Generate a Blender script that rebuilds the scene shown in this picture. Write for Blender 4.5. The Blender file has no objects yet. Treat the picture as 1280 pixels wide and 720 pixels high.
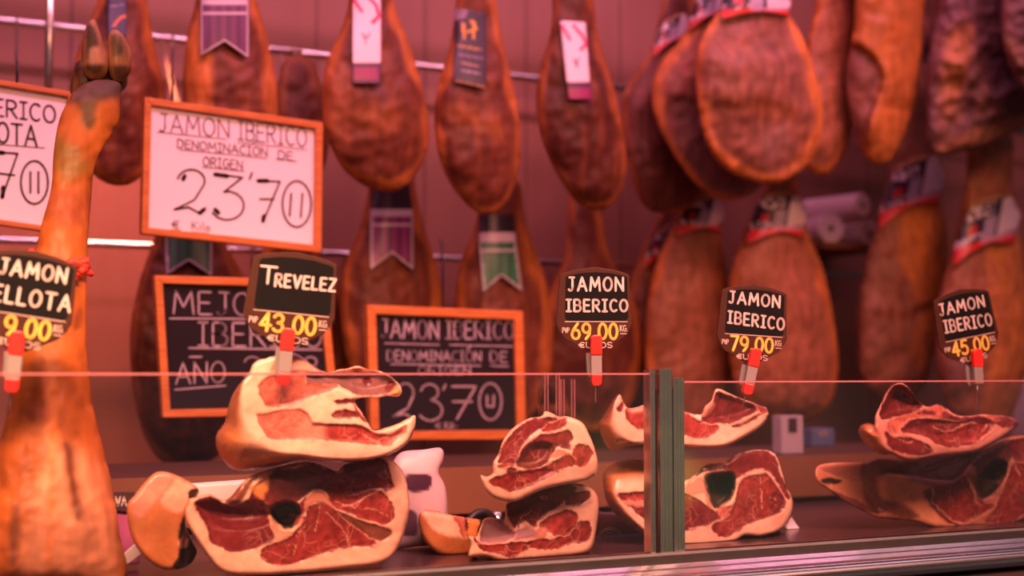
import bpy, bmesh, math, random
import numpy as np
from mathutils import Vector, Matrix, noise

S = bpy.context.scene
COL = S.collection
random.seed(7); np.random.seed(7)

# ------------------------------------------------------------------ camera
FPX = 1778.0
YAW = math.radians(27.5)
PITCH = math.atan(107 / FPX)
CAMZ = 1.35
cF = np.array([math.sin(YAW) * math.cos(PITCH), math.cos(YAW) * math.cos(PITCH), math.sin(PITCH)])
cR = np.array([math.cos(YAW), -math.sin(YAW), 0.0])
cU = np.cross(cR, cF)
cd = bpy.data.cameras.new('camera'); cam = bpy.data.objects.new('camera', cd); COL.objects.link(cam)
cd.sensor_width = 36; cd.lens = FPX / 1280 * 36
cd.clip_start = .05; cd.clip_end = 50
cam.location = (0, 0, CAMZ)
cam.rotation_euler = (math.pi / 2 + PITCH, 0, -YAW)
cd.dof.use_dof = True; cd.dof.focus_distance = 1.9; cd.dof.aperture_fstop = 2.5
S.camera = cam

# ------------------------------------------------------------------ light, world, exposure
S.view_settings.view_transform = 'Standard'; S.view_settings.look = 'None'
S.view_settings.gamma = 1; S.view_settings.use_curve_mapping = False
S.view_settings.exposure = 0.0

w = bpy.data.worlds.new('market_hall'); S.world = w; w.use_nodes = True
nt = w.node_tree; bg = nt.nodes['Background']
tc = nt.nodes.new('ShaderNodeTexCoord')
nz = nt.nodes.new('ShaderNodeTexNoise'); nz.inputs['Scale'].default_value = 5; nz.inputs['Detail'].default_value = 3
rp = nt.nodes.new('ShaderNodeValToRGB')
e = rp.color_ramp.elements
e[0].position = .40; e[0].color = (.012, .006, .006, 1)
e[1].position = .75; e[1].color = (.12, .08, .09, 1)
k = e.new(.55); k.color = (.04, .022, .02, 1)
nt.links.new(tc.outputs['Generated'], nz.inputs['Vector'])
nt.links.new(nz.outputs['Fac'], rp.inputs['Fac'])
acc = rp.outputs['Color']
# bright and green patches added to the hall for reflections in glass and metal
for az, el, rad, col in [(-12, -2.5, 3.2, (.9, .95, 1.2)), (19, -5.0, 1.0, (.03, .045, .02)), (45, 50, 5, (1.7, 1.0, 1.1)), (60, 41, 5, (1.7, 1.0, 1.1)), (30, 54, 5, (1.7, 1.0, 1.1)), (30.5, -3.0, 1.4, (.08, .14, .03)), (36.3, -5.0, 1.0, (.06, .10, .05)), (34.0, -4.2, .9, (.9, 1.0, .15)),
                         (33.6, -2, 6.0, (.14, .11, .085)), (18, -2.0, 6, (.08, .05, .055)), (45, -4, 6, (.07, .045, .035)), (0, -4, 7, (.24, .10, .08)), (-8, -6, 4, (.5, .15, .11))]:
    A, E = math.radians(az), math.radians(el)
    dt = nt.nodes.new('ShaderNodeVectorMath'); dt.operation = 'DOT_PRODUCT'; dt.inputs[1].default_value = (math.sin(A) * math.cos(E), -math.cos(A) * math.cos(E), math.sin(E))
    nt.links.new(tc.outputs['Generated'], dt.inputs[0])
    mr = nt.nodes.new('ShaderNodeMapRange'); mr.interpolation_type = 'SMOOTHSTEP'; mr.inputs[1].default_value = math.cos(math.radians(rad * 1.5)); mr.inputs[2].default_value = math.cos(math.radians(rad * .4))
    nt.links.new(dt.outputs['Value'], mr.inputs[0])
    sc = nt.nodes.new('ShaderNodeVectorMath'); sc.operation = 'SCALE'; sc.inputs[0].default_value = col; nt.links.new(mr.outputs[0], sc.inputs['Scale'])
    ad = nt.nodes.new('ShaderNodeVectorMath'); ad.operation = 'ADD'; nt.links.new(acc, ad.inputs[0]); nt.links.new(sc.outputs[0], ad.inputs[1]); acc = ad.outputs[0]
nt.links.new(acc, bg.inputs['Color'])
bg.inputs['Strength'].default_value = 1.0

def area(name, loc, target, sx, sy, power, color, spread=180):
    l = bpy.data.lights.new(name, 'AREA'); l.shape = 'RECTANGLE'; l.size = sx; l.size_y = sy
    l.energy = power; l.color = color; l.spread = math.radians(spread)
    o = bpy.data.objects.new(name, l); COL.objects.link(o); o.location = loc
    o.rotation_euler = (Vector(target) - Vector(loc)).to_track_quat('-Z', 'Y').to_euler()
    return o
area('counter_lamp', (.05, .85, 2.05), (.22, 1.66, 1.22), .7, .12, 11, (1, .47, .27), 75)
area('counter_lamp', (1.05, .85, 2.05), (1.25, 1.66, 1.22), 1.1, .12, 9.5, (1, .40, .30), 75)
area('wall_tube_lamp', (1.2, 2.55, 3.0), (1.25, 3.0, 2.0), 3.8, .10, 13.5, (1, .29, .50))
area('ham_lamp', (1.3, 1.70, 2.90), (1.3, 2.6, 1.85), 3.2, .12, 17.5, (1, .32, .50), 110)
area('left_wall_fill', (.60, 2.84, 2.14), (.62, 3.10, 1.45), .35, .05, 2.0, (1, .30, .20), 70)  # unseen light added to brighten the wall at far left
area('pink_tube_lamp', (1.8, 1.95, 2.42), (1.8, 1.75, 1.2), 4.2, .06, 3.2, (1, .36, .72))
area('lower_row_fill', (1.5, 1.62, 2.25), (1.5, 2.8, 1.45), 2.4, .10, 5.5, (1, .36, .20), 95)  # warm fill added for the lower row of hams

# ------------------------------------------------------------------ helpers
def Pv(u, v, d):
    u = np.asarray(u, float); v = np.asarray(v, float); d = np.asarray(d, float)
    a = (u - 640) / FPX; b = -(v - 360) / FPX
    dx = cF[0] + a * cR[0] + b * cU[0]; dy = cF[1] + a * cR[1] + b * cU[1]; dz = cF[2] + a * cR[2] + b * cU[2]
    s = d / dy
    return np.stack([dx * s, d + 0 * s, CAMZ + dz * s], -1)
def P(u, v, d): return tuple(float(c) for c in Pv(u, v, d))
def MPP(u, v, d):                                   # metres a pixel spans at that place
    return float(np.dot(np.array(P(u, v, d)) - (0, 0, CAMZ), cF)) / FPX
def CR(x0, y0, sc, pts): return [(x0 + x / sc, y0 + y / sc) for x, y in pts]

def empty(name, label, cat, loc, group=None, rot=(0, 0, 0)):
    o = bpy.data.objects.new(name, None); COL.objects.link(o); o.location = loc; o.rotation_euler = rot
    o.empty_display_size = .05
    tag(o, label, cat, group); return o
def tag(o, label=None, cat=None, group=None, kind=None):
    if label: o['label'] = label
    if cat: o['category'] = cat
    if group: o['group'] = group
    if kind: o['kind'] = kind
    return o
def mesh_obj(name, verts, faces, mat, parent=None, smooth=False, world=True):
    """verts in world space; if a parent is given the mesh is stored in the parent's space"""
    me = bpy.data.meshes.new(name)
    V = [tuple(v) for v in verts]
    o = bpy.data.objects.new(name, me); COL.objects.link(o)
    if parent is not None:
        o.parent = parent
        if world:
            mw = Matrix.LocRotScale(parent.location, parent.rotation_euler, parent.scale)
            if parent.parent is not None: mw = Matrix.LocRotScale(parent.parent.location, parent.parent.rotation_euler, parent.parent.scale) @ mw
            inv = mw.inverted()
            V = [tuple(inv @ Vector(v)) for v in V]
    me.from_pydata(V, [], [tuple(f) for f in faces]); me.update()
    if smooth: me.polygons.foreach_set('use_smooth', [True] * len(me.polygons))
    if mat: me.materials.append(mat)
    return o
class MB:
    def __init__(s): s.v = []; s.f = []
    def add(s, V, F):
        n = len(s.v); s.v += [tuple(x) for x in V]; s.f += [tuple(i + n for i in f) for f in F]; return s
    def box(s, x0, x1, y0, y1, z0, z1):
        V = [(x, y, z) for x in (x0, x1) for y in (y0, y1) for z in (z0, z1)]
        return s.add(V, [(0, 1, 3, 2), (4, 6, 7, 5), (0, 4, 5, 1), (2, 3, 7, 6), (0, 2, 6, 4), (1, 5, 7, 3)])
    def quadbox(s, pts, back):                      # four front points, extruded by a vector
        V = [Vector(p) for p in pts]; b = Vector(back); n = len(V); V += [p + b for p in V]
        F = [tuple(range(n)), tuple(range(2 * n - 1, n - 1, -1))] + [(i, i + n, (i + 1) % n + n, (i + 1) % n) for i in range(n)]
        return s.add(V, F)
    def tube(s, pts, r, n=10, closed=False):
        pts = [Vector(p) for p in pts]; m = len(pts); rs = r if isinstance(r, (list, tuple)) else [r] * m
        V = []; F = []
        for i, p in enumerate(pts):
            a = pts[(i - 1) % m] if (closed or i) else p; b = pts[(i + 1) % m] if (closed or i < m - 1) else p
            t = (b - a).normalized(); up = Vector((0, 0, 1)) if abs(t.z) < .9 else Vector((1, 0, 0))
            q = t.cross(up).normalized(); w_ = q.cross(t)
            for k in range(n):
                an = 2 * math.pi * k / n; V.append(p + (q * math.cos(an) + w_ * math.sin(an)) * rs[i])
        for i in range(m if closed else m - 1):
            for k in range(n):
                j = (i + 1) % m; F.append((i * n + k, i * n + (k + 1) % n, j * n + (k + 1) % n, j * n + k))
        if not closed: F += [tuple(range(n - 1, -1, -1)), tuple(range((m - 1) * n, m * n))]
        return s.add(V, F)
    def prism_x(s, prof, x0, x1):                   # profile of (y, z) swept along x
        n = len(prof); V = [(x0, y, z) for y, z in prof] + [(x1, y, z) for y, z in prof]
        F = [tuple(range(n)), tuple(range(2 * n - 1, n - 1, -1))] + [(i, (i + 1) % n, (i + 1) % n + n, i + n) for i in range(n)]
        return s.add(V, F)
    def obj(s, name, mat, parent=None, smooth=False, world=True, bevel=0):
        o = mesh_obj(name, s.v, s.f, mat, parent, smooth, world)
        bm = bmesh.new(); bm.from_mesh(o.data); bmesh.ops.recalc_face_normals(bm, faces=bm.faces); bm.to_mesh(o.data); bm.free()
        if bevel:
            b = o.modifiers.new('bevel', 'BEVEL'); b.width = bevel; b.segments = 2; b.limit_method = 'ANGLE'
        return o

# ------------------------------------------------------------------ materials
def nmat(name):
    m = bpy.data.materials.new(name); m.use_nodes = True; t = m.node_tree
    return m, t, t.nodes['Principled BSDF'], t.nodes.new, t.links.new
def plain(name, c, rough=.5, metal=0, var=.12, scale=25, bump=.0, coat=0, spec=.5, emit=None):
    m, t, b, N, L = nmat(name)
    b.inputs['Roughness'].default_value = rough; b.inputs['Metallic'].default_value = metal
    b.inputs['Coat Weight'].default_value = coat; b.inputs['Specular IOR Level'].default_value = spec
    tcn = N('ShaderNodeTexCoord'); n = N('ShaderNodeTexNoise'); n.inputs['Scale'].default_value = scale; n.inputs['Detail'].default_value = 4
    L(tcn.outputs['Object'], n.inputs['Vector'])
    mx = N('ShaderNodeMix'); mx.data_type = 'RGBA'
    mx.inputs[6].default_value = (*[x * (1 - var) for x in c], 1); mx.inputs[7].default_value = (*[min(1, x * (1 + var)) for x in c], 1)
    L(n.outputs['Fac'], mx.inputs[0]); L(mx.outputs[2], b.inputs['Base Color'])
    if bump:
        bp = N('ShaderNodeBump'); bp.inputs['Strength'].default_value = bump; bp.inputs['Distance'].default_value = .004
        L(n.outputs['Fac'], bp.inputs['Height']); L(bp.outputs['Normal'], b.inputs['Normal'])
    return m
def meat_mat():
    m, t, b, N, L = nmat('cut_cured_meat')
    at = N('ShaderNodeAttribute'); at.attribute_name = 'Col'
    am = N('ShaderNodeAttribute'); am.attribute_name = 'mus'
    tcn = N('ShaderNodeTexCoord')
    n1 = N('ShaderNodeTexNoise'); n1.inputs['Scale'].default_value = 22; n1.inputs['Detail'].default_value = 3
    L(tcn.outputs['Object'], n1.inputs['Vector'])
    mp = N('ShaderNodeMix'); mp.data_type = 'VECTOR'; mp.inputs[0].default_value = .055
    L(tcn.outputs['Object'], mp.inputs[4]); L(n1.outputs['Color'], mp.inputs[5])
    vo = N('ShaderNodeTexVoronoi'); vo.feature = 'DISTANCE_TO_EDGE'; vo.inputs['Scale'].default_value = 55
    L(mp.outputs[1], vo.inputs['Vector'])
    r1 = N('ShaderNodeMapRange'); r1.inputs[1].default_value = 0; r1.inputs[2].default_value = .055; r1.inputs[3].default_value = 1; r1.inputs[4].default_value = 0
    L(vo.outputs['Distance'], r1.inputs[0])
    n2 = N('ShaderNodeTexNoise'); n2.inputs['Scale'].default_value = 30; n2.inputs['Detail'].default_value = 2
    L(tcn.outputs['Object'], n2.inputs['Vector'])
    r2 = N('ShaderNodeMapRange'); r2.inputs[1].default_value = .46; r2.inputs[2].default_value = .64
    L(n2.outputs['Fac'], r2.inputs[0])
    m1 = N('ShaderNodeMath'); m1.operation = 'MULTIPLY'; L(r1.outputs[0], m1.inputs[0]); L(r2.outputs[0], m1.inputs[1])
    m2 = N('ShaderNodeMath'); m2.operation = 'MULTIPLY'; L(m1.outputs[0], m2.inputs[0]); L(am.outputs['Fac'], m2.inputs[1])
    m3 = N('ShaderNodeMath'); m3.operation = 'MULTIPLY'; m3.inputs[1].default_value = .5; L(m2.outputs[0], m3.inputs[0])
    # fine grain of the flesh
    n3 = N('ShaderNodeTexNoise'); n3.inputs['Scale'].default_value = 130; n3.inputs['Detail'].default_value = 4
    L(tcn.outputs['Object'], n3.inputs['Vector'])
    r3 = N('ShaderNodeMapRange'); r3.inputs[1].default_value = .3; r3.inputs[2].default_value = .7; r3.inputs[3].default_value = .62; r3.inputs[4].default_value = 1.36
    L(n3.outputs['Fac'], r3.inputs[0])
    r4 = N('ShaderNodeMapRange'); r4.inputs[1].default_value = .3; r4.inputs[2].default_value = .7; r4.inputs[3].default_value = .84; r4.inputs[4].default_value = 1.14
    L(n1.outputs['Fac'], r4.inputs[0])
    mm = N('ShaderNodeMath'); mm.operation = 'MULTIPLY'; L(r3.outputs[0], mm.inputs[0]); L(r4.outputs[0], mm.inputs[1])
    # keep fat smoother than muscle
    one = N('ShaderNodeMix'); one.data_type = 'FLOAT'; one.inputs[2].default_value = 1.0
    L(am.outputs['Fac'], one.inputs[0]); L(mm.outputs[0], one.inputs[3]); L(r4.outputs[0], one.inputs[2])
    sc = N('ShaderNodeVectorMath'); sc.operation = 'SCALE'; L(at.outputs['Color'], sc.inputs[0]); L(one.outputs[0], sc.inputs['Scale'])
    mx = N('ShaderNodeMix'); mx.data_type = 'RGBA'; mx.inputs[7].default_value = (.80, .34, .24, 1)
    L(sc.outputs[0], mx.inputs[6]); L(m3.outputs[0], mx.inputs[0])
    L(mx.outputs[2], b.inputs['Base Color'])
    b.inputs['Specular IOR Level'].default_value = .5
    rr = N('ShaderNodeMapRange'); rr.inputs[1].default_value = .35; rr.inputs[2].default_value = .65; rr.inputs[3].default_value = .22; rr.inputs[4].default_value = .5
    L(n2.outputs['Fac'], rr.inputs[0]); L(rr.outputs[0], b.inputs['Roughness'])
    b.inputs['Subsurface Weight'].default_value = .12; b.inputs['Subsurface Radius'].default_value = (1, .35, .2); b.inputs['Subsurface Scale'].default_value = .006
    bp = N('ShaderNodeBump'); bp.inputs['Strength'].default_value = .35; bp.inputs['Distance'].default_value = .0007
    L(n3.outputs['Fac'], bp.inputs['Height']); L(bp.outputs['Normal'], b.inputs['Normal'])
    return m
def ham_mat(name, second, amount=.55, scale=9, rough=.5, bump=.45):
    m, t, b, N, L = nmat(name)
    at = N('ShaderNodeAttribute'); at.attribute_name = 'Col'; tcn = N('ShaderNodeTexCoord')
    mpn = N('ShaderNodeMapping'); mpn.inputs['Scale'].default_value = (1.6, 1.6, .55); L(tcn.outputs['Object'], mpn.inputs['Vector'])
    n1 = N('ShaderNodeTexNoise'); n1.inputs['Scale'].default_value = scale; n1.inputs['Detail'].default_value = 5; n1.inputs['Distortion'].default_value = 1.2
    L(mpn.outputs[0], n1.inputs['Vector'])
    r1 = N('ShaderNodeMapRange'); r1.inputs[1].default_value = .45; r1.inputs[2].default_value = .68; r1.inputs[4].default_value = amount
    L(n1.outputs['Fac'], r1.inputs[0])
    n2 = N('ShaderNodeTexNoise'); n2.inputs['Scale'].default_value = scale * 3.1; n2.inputs['Detail'].default_value = 5
    L(mpn.outputs[0], n2.inputs['Vector'])
    r2 = N('ShaderNodeMapRange'); r2.inputs[1].default_value = .3; r2.inputs[2].default_value = .7; r2.inputs[3].default_value = .68; r2.inputs[4].default_value = 1.22
    L(n2.outputs['Fac'], r2.inputs[0])
    mx = N('ShaderNodeMix'); mx.data_type = 'RGBA'; mx.inputs[7].default_value = (*second, 1)
    L(r1.outputs[0], mx.inputs[0]); L(at.outputs['Color'], mx.inputs[6])
    sc = N('ShaderNodeVectorMath'); sc.operation = 'SCALE'; L(mx.outputs[2], sc.inputs[0]); L(r2.outputs[0], sc.inputs['Scale'])
    L(sc.outputs[0], b.inputs['Base Color'])
    b.inputs['Roughness'].default_value = rough; b.inputs['Specular IOR Level'].default_value = .28
    bp = N('ShaderNodeBump'); bp.inputs['Strength'].default_value = bump; bp.inputs['Distance'].default_value = .008
    L(n2.outputs['Fac'], bp.inputs['Height']); L(bp.outputs['Normal'], b.inputs['Normal'])
    return m
def col_mat(name, rough=.4, spec=.5):
    m, t, b, N, L = nmat(name)
    at = N('ShaderNodeAttribute'); at.attribute_name = 'Col'; L(at.outputs['Color'], b.inputs['Base Color'])
    b.inputs['Roughness'].default_value = rough; b.inputs['Specular IOR Level'].default_value = spec
    return m
def glass_mat(name, tint=(1, 1, 1), refl=1.0):
    m = bpy.data.materials.new(name); m.use_nodes = True; t = m.node_tree; t.nodes.clear(); N = t.nodes.new; L = t.links.new
    o = N('ShaderNodeOutputMaterial'); mx = N('ShaderNodeMixShader'); tr = N('ShaderNodeBsdfTransparent'); gl = N('ShaderNodeBsdfGlossy')
    fr = N('ShaderNodeFresnel'); fr.inputs['IOR'].default_value = 1.5
    mu = N('ShaderNodeMath'); mu.operation = 'MULTIPLY'; mu.inputs[1].default_value = refl
    tr.inputs[0].default_value = (*tint, 1); gl.inputs['Roughness'].default_value = .03; gl.inputs[0].default_value = (1, 1, 1, 1)
    ge = N('ShaderNodeNewGeometry'); nb = N('ShaderNodeMath'); nb.operation = 'SUBTRACT'; nb.inputs[0].default_value = 1; L(ge.outputs['Backfacing'], nb.inputs[1])
    m0 = N('ShaderNodeMath'); m0.operation = 'MULTIPLY'; L(fr.outputs[0], m0.inputs[0]); L(nb.outputs[0], m0.inputs[1])
    L(m0.outputs[0], mu.inputs[0]); L(mu.outputs[0], mx.inputs[0]); L(tr.outputs[0], mx.inputs[1]); L(gl.outputs[0], mx.inputs[2]); L(mx.outputs[0], o.inputs[0])
    return m
def wood_mat(name, c1, c2, scale=18, stretch=(1, 1, 8)):
    m, t, b, N, L = nmat(name); tcn = N('ShaderNodeTexCoord'); mp = N('ShaderNodeMapping'); mp.inputs['Scale'].default_value = stretch
    L(tcn.outputs['Object'], mp.inputs['Vector'])
    n = N('ShaderNodeTexNoise'); n.inputs['Scale'].default_value = scale; n.inputs['Detail'].default_value = 5; L(mp.outputs[0], n.inputs['Vector'])
    r = N('ShaderNodeValToRGB'); r.color_ramp.elements[0].position = .35; r.color_ramp.elements[1].position = .65
    r.color_ramp.elements[0].color = (*c1, 1); r.color_ramp.elements[1].color = (*c2, 1)
    L(n.outputs['Fac'], r.inputs['Fac']); L(r.outputs['Color'], b.inputs['Base Color']); b.inputs['Roughness'].default_value = .5
    return m
def wall_mat():
    m, t, b, N, L = nmat('wall_panelling'); tcn = N('ShaderNodeTexCoord')
    sp = N('ShaderNodeSeparateXYZ'); L(tcn.outputs['Object'], sp.inputs[0])
    fr = N('ShaderNodeMath'); fr.operation = 'PINGPONG'; fr.inputs[1].default_value = .14; L(sp.outputs['X'], fr.inputs[0])
    lt = N('ShaderNodeMapRange'); lt.inputs[1].default_value = 0; lt.inputs[2].default_value = .006; lt.inputs[3].default_value = .45; lt.inputs[4].default_value = 1
    L(fr.outputs[0], lt.inputs[0])
    n = N('ShaderNodeTexNoise'); n.inputs['Scale'].default_value = 3; n.inputs['Detail'].default_value = 4
    mp = N('ShaderNodeMapping'); mp.inputs['Scale'].default_value = (6, 1, .7); L(tcn.outputs['Object'], mp.inputs['Vector']); L(mp.outputs[0], n.inputs['Vector'])
    r = N('ShaderNodeMapRange'); r.inputs[3].default_value = .82; r.inputs[4].default_value = 1.18; L(n.outputs['Fac'], r.inputs[0])
    mu = N('ShaderNodeMath'); mu.operation = 'MULTIPLY'; L(lt.outputs[0], mu.inputs[0]); L(r.outputs[0], mu.inputs[1])
    sc = N('ShaderNodeVectorMath'); sc.operation = 'SCALE'; sc.inputs[0].default_value = (.34, .145, .105); L(mu.outputs[0], sc.inputs['Scale'])
    L(sc.outputs[0], b.inputs['Base Color']); b.inputs['Roughness'].default_value = .45
    return m

M = dict(
    meat=meat_mat(),
    iberico=ham_mat('dark_cured_ham', (.30, .085, .025), .5),
    pale=ham_mat('pale_cured_ham', (.42, .14, .08), .45, scale=10),
    skin=ham_mat('orange_ham_skin', (.34, .08, .02), .38, scale=8, rough=.48, bump=.12),
    grey=ham_mat('greyish_cured_ham', (.30, .13, .08), .5, scale=10, rough=.6),
    rind=ham_mat('ham_rind', (.60, .22, .06), .4, scale=16, rough=.4, bump=.2),
    printed=col_mat('printed_label', .35),
    wall=wall_mat(),
    floor=plain('floor_tile', (.25, .2, .19), .5),
    chrome=plain('chrome', (.80, .78, .80), .22, 1, .05),
    steel=plain('brushed_steel', (.80, .76, .78), .2, 1, .08, 60),
    alu=plain('aluminium_profile', (.72, .68, .61), .22, 1, .15, 40),
    channel=plain('channel_metal', (.34, .28, .26), .3, 1, .15, 40),
    satin=plain('satin_metal_trim', (.95, .92, .92), .42, 1, .05),
    darksteel=plain('dark_polished_front', (.10, .06, .05), .25, 0, .1, 10),
    casefloor=plain('case_tray', (.07, .035, .045), .22, 0, .2, 8),
    worktop_dark=plain('dark_worktop', (.075, .035, .03), .6, 0, .2, 10, spec=.2),
    counter=plain('counter_wood', (.20, .075, .04), .6, 0, .15, 10),
    glass=glass_mat('display_glass', (.95, .93, .93), 2.0),
    acrylic=glass_mat('clear_acrylic', (.93, .92, .90), 2.0),
    edge=plain('polished_glass_edge', (.42, .15, .17), .4),
    frame=wood_mat('varnished_frame_wood', (.50, .12, .025), (.66, .20, .04)),
    greyink=plain('faded_ink', (.26, .15, .21), .5),
    white=plain('white_board', (.90, .76, .90), .4, 0, .03),
    slate=plain('black_board', (.020, .014, .020), .8, 0, .3, 6, spec=.08),
    ink=plain('black_ink', (.03, .02, .04), .4),
    chalk=plain('chalk_paint', (.44, .32, .40), .8, 0, .25, 60),
    tagbrown=plain('brown_tag_plastic', (.05, .017, .011), .5, 0, .15, spec=.15),
    tagblack=plain('black_tag_panel', (.008, .008, .009), .7, 0, .3, 30, spec=.06),
    marker=plain('white_marker', (.62, .50, .48), .7),
    yellow=plain('yellow_numerals', (.95, .58, .10), .5),
    smallprint=plain('pale_small_print', (.65, .48, .45), .5),
    red=plain('red_plastic', (.75, .025, .02), .35),
    greyplastic=plain('grey_plastic', (.24, .21, .21), .45),
    pin=plain('steel_pin', (.6, .58, .58), .3, 1),
    rope=plain('hemp_rope', (.30, .17, .10), .8, 0, .3, 80),
    hoof=plain('dark_hoof', (.06, .028, .022), .5, 0, .4, 40, .3),
    toe=plain('pale_toe', (.55, .28, .20), .45, 0, .3, 30, .3),
    redstring=plain('red_string', (.85, .05, .03), .6),
    paper=plain('white_paper', (.85, .74, .78), .6, 0, .05),
    purplepack=plain('purple_pack', (.42, .10, .26), .35, 0, .3, 30),
    darkpack=plain('dark_pack', (.05, .025, .04), .4),
    redpack=plain('reddish_pack', (.26, .07, .06), .3, 0, .3, 15),
    blue=plain('blue_plastic', (.10, .13, .26), .5),
    blackrub=plain('black_rubber', (.02, .015, .02), .4),
)

# ------------------------------------------------------------------ 2D shape tools (outline in pixel coordinates)
def smooth_poly(pts, k=4):
    pts = [np.array(p, float) for p in pts]; n = len(pts); out = []
    for i in range(n):
        p0, p1, p2, p3 = pts[i - 1], pts[i], pts[(i + 1) % n], pts[(i + 2) % n]
        for j in range(k):
            t = j / k
            out.append(.5 * ((2 * p1) + (-p0 + p2) * t + (2 * p0 - 5 * p1 + 4 * p2 - p3) * t * t + (-p0 + 3 * p1 - 3 * p2 + p3) * t ** 3))
    return np.array(out)
def seg_dist(pts, A, B):
    d = np.full(len(pts), 1e9); near = np.zeros((len(pts), 2))
    for a, b in zip(A, B):
        ab = b - a; L2 = max(float(ab @ ab), 1e-12)
        t = np.clip(((pts - a) @ ab) / L2, 0, 1); q = a + t[:, None] * ab; dd = np.hypot(*(pts - q).T)
        m = dd < d; d[m] = dd[m]; near[m] = q[m]
    return d, near
def inside(pts, poly):
    x, y = pts[:, 0], pts[:, 1]; r = np.zeros(len(pts), bool)
    for (x0, y0), (x1, y1) in zip(poly, np.roll(poly, -1, 0)):
        if y0 == y1: continue
        c = ((y0 > y) != (y1 > y)) & (x < (x1 - x0) * (y - y0) / (y1 - y0) + x0); r ^= c
    return r
def sdf(pts, poly):                                 # positive inside
    d, near = seg_dist(pts, poly, np.roll(poly, -1, 0)); return np.where(inside(pts, poly), d, -d), near
def sstep(x, a, b):
    t = np.clip((x - a) / (b - a), 0, 1); return t * t * (3 - 2 * t)
def nz3(X, sc, seed=0):
    return np.array([noise.noise(Vector(((a * .83 + b * .56) * sc + seed, (b * .83 - a * .56) * sc, seed * 1.7 + (a * .31 + b * .43) * sc))) for a, b in X])

class Inflate:                                      # half thickness (pixels) of the body inside an outline
    def __init__(s, poly, res=70):
        s.lo = poly.min(0); hi = poly.max(0); s.h = max(hi - s.lo) / res
        s.lo = s.lo - 2 * s.h; nx, ny = [int(q) + 4 for q in (hi - s.lo) / s.h + 1]
        X, Y = np.meshgrid(s.lo[0] + np.arange(nx) * s.h, s.lo[1] + np.arange(ny) * s.h)
        m = inside(np.stack([X.ravel(), Y.ravel()], 1), poly).reshape(ny, nx).astype(float)
        p = np.zeros((ny, nx)); c = s.h * s.h
        for _ in range(900):
            q = np.zeros_like(p); q[1:-1, 1:-1] = (p[2:, 1:-1] + p[:-2, 1:-1] + p[1:-1, 2:] + p[1:-1, :-2] + c) / 4; p = q * m
        s.p = p; s.nx = nx; s.ny = ny
    def __call__(s, pts):
        x = np.clip((pts[:, 0] - s.lo[0]) / s.h, 0, s.nx - 1.001); y = np.clip((pts[:, 1] - s.lo[1]) / s.h, 0, s.ny - 1.001)
        i = x.astype(int); j = y.astype(int); fx = x - i; fy = y - j; p = s.p
        v = p[j, i] * (1 - fx) * (1 - fy) + p[j, i + 1] * fx * (1 - fy) + p[j + 1, i] * (1 - fx) * fy + p[j + 1, i + 1] * fx * fy
        return np.sqrt(np.maximum(4 * v, 0))

def set_cols(o, C, mus=None):
    me = o.data; a = me.color_attributes.new('Col', 'FLOAT_COLOR', 'POINT')
    C4 = np.ones((len(me.vertices), 4)); C4[:, :3] = C; a.data.foreach_set('color', C4.ravel())
    if mus is not None:
        b = me.attributes.new('mus', 'FLOAT', 'POINT'); b.data.foreach_set('value', np.asarray(mus, float))

def shell(name, poly, step, front, back, colour, mat, parent=None, zmin=None):
    """closed solid: pixel outline, depth functions front(uv, sd), back(uv, sd, front, rim), colour(uv, sd, isback)->(rgb, mus)"""
    lo = poly.min(0) - step * .5; hi = poly.max(0); nx, ny = [int(q) + 2 for q in (hi - lo) / step + 1]
    gx = lo[0] + np.arange(nx) * step; gy = lo[1] + np.arange(ny) * step
    cx, cy = np.meshgrid(gx[:-1] + step / 2, gy[:-1] + step / 2)
    cin = inside(np.stack([cx.ravel(), cy.ravel()], 1), poly).reshape(ny - 1, nx - 1)
    cnt = np.zeros((ny, nx), int)
    for a in (0, 1):
        for b in (0, 1): cnt[a:ny - 1 + a, b:nx - 1 + b] += cin
    used = cnt > 0; bnd = used & (cnt < 4)
    X, Y = np.meshgrid(gx, gy); pts = np.stack([X[used], Y[used]], 1); isb = bnd[used]
    idx = -np.ones((ny, nx), int); idx[used] = np.arange(len(pts))
    d, near = sdf(pts, poly); pts = pts.copy(); pts[isb] = near[isb]; d = np.maximum(np.where(isb, 0, d), 0)
    f = front(pts, d)
    W = Pv(pts[:, 0], pts[:, 1], f)
    bidx = np.where(isb, np.arange(len(pts)), -1); k = np.where(~isb)[0]
    bidx[k] = len(pts) + np.arange(len(k)); kp = pts[k]
    bk = back(kp, d[k], f[k]); W2 = Pv(kp[:, 0], kp[:, 1], bk)
    W2[:, 2] = W2[:, 2] * .5 + W[k][:, 2] * .5
    if zmin is not None: W[:, 2] = np.maximum(W[:, 2], zmin); W2[:, 2] = np.maximum(W2[:, 2], zmin)
    F = []
    for j, i in zip(*np.where(cin)):
        a, b, c, e_ = idx[j, i], idx[j, i + 1], idx[j + 1, i + 1], idx[j + 1, i]
        F.append((a, e_, c, b)); F.append((bidx[a], bidx[b], bidx[c], bidx[e_]))
    F = [q for q in F if len(set(q)) == 4]
    o = mesh_obj(name, np.concatenate([W, W2]), F, mat, parent, smooth=True)
    c1, m1 = colour(pts, d, False); c2, m2 = colour(kp, d[k], True)
    set_cols(o, np.concatenate([c1, c2]), np.concatenate([m1, m2]))
    return o

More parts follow.
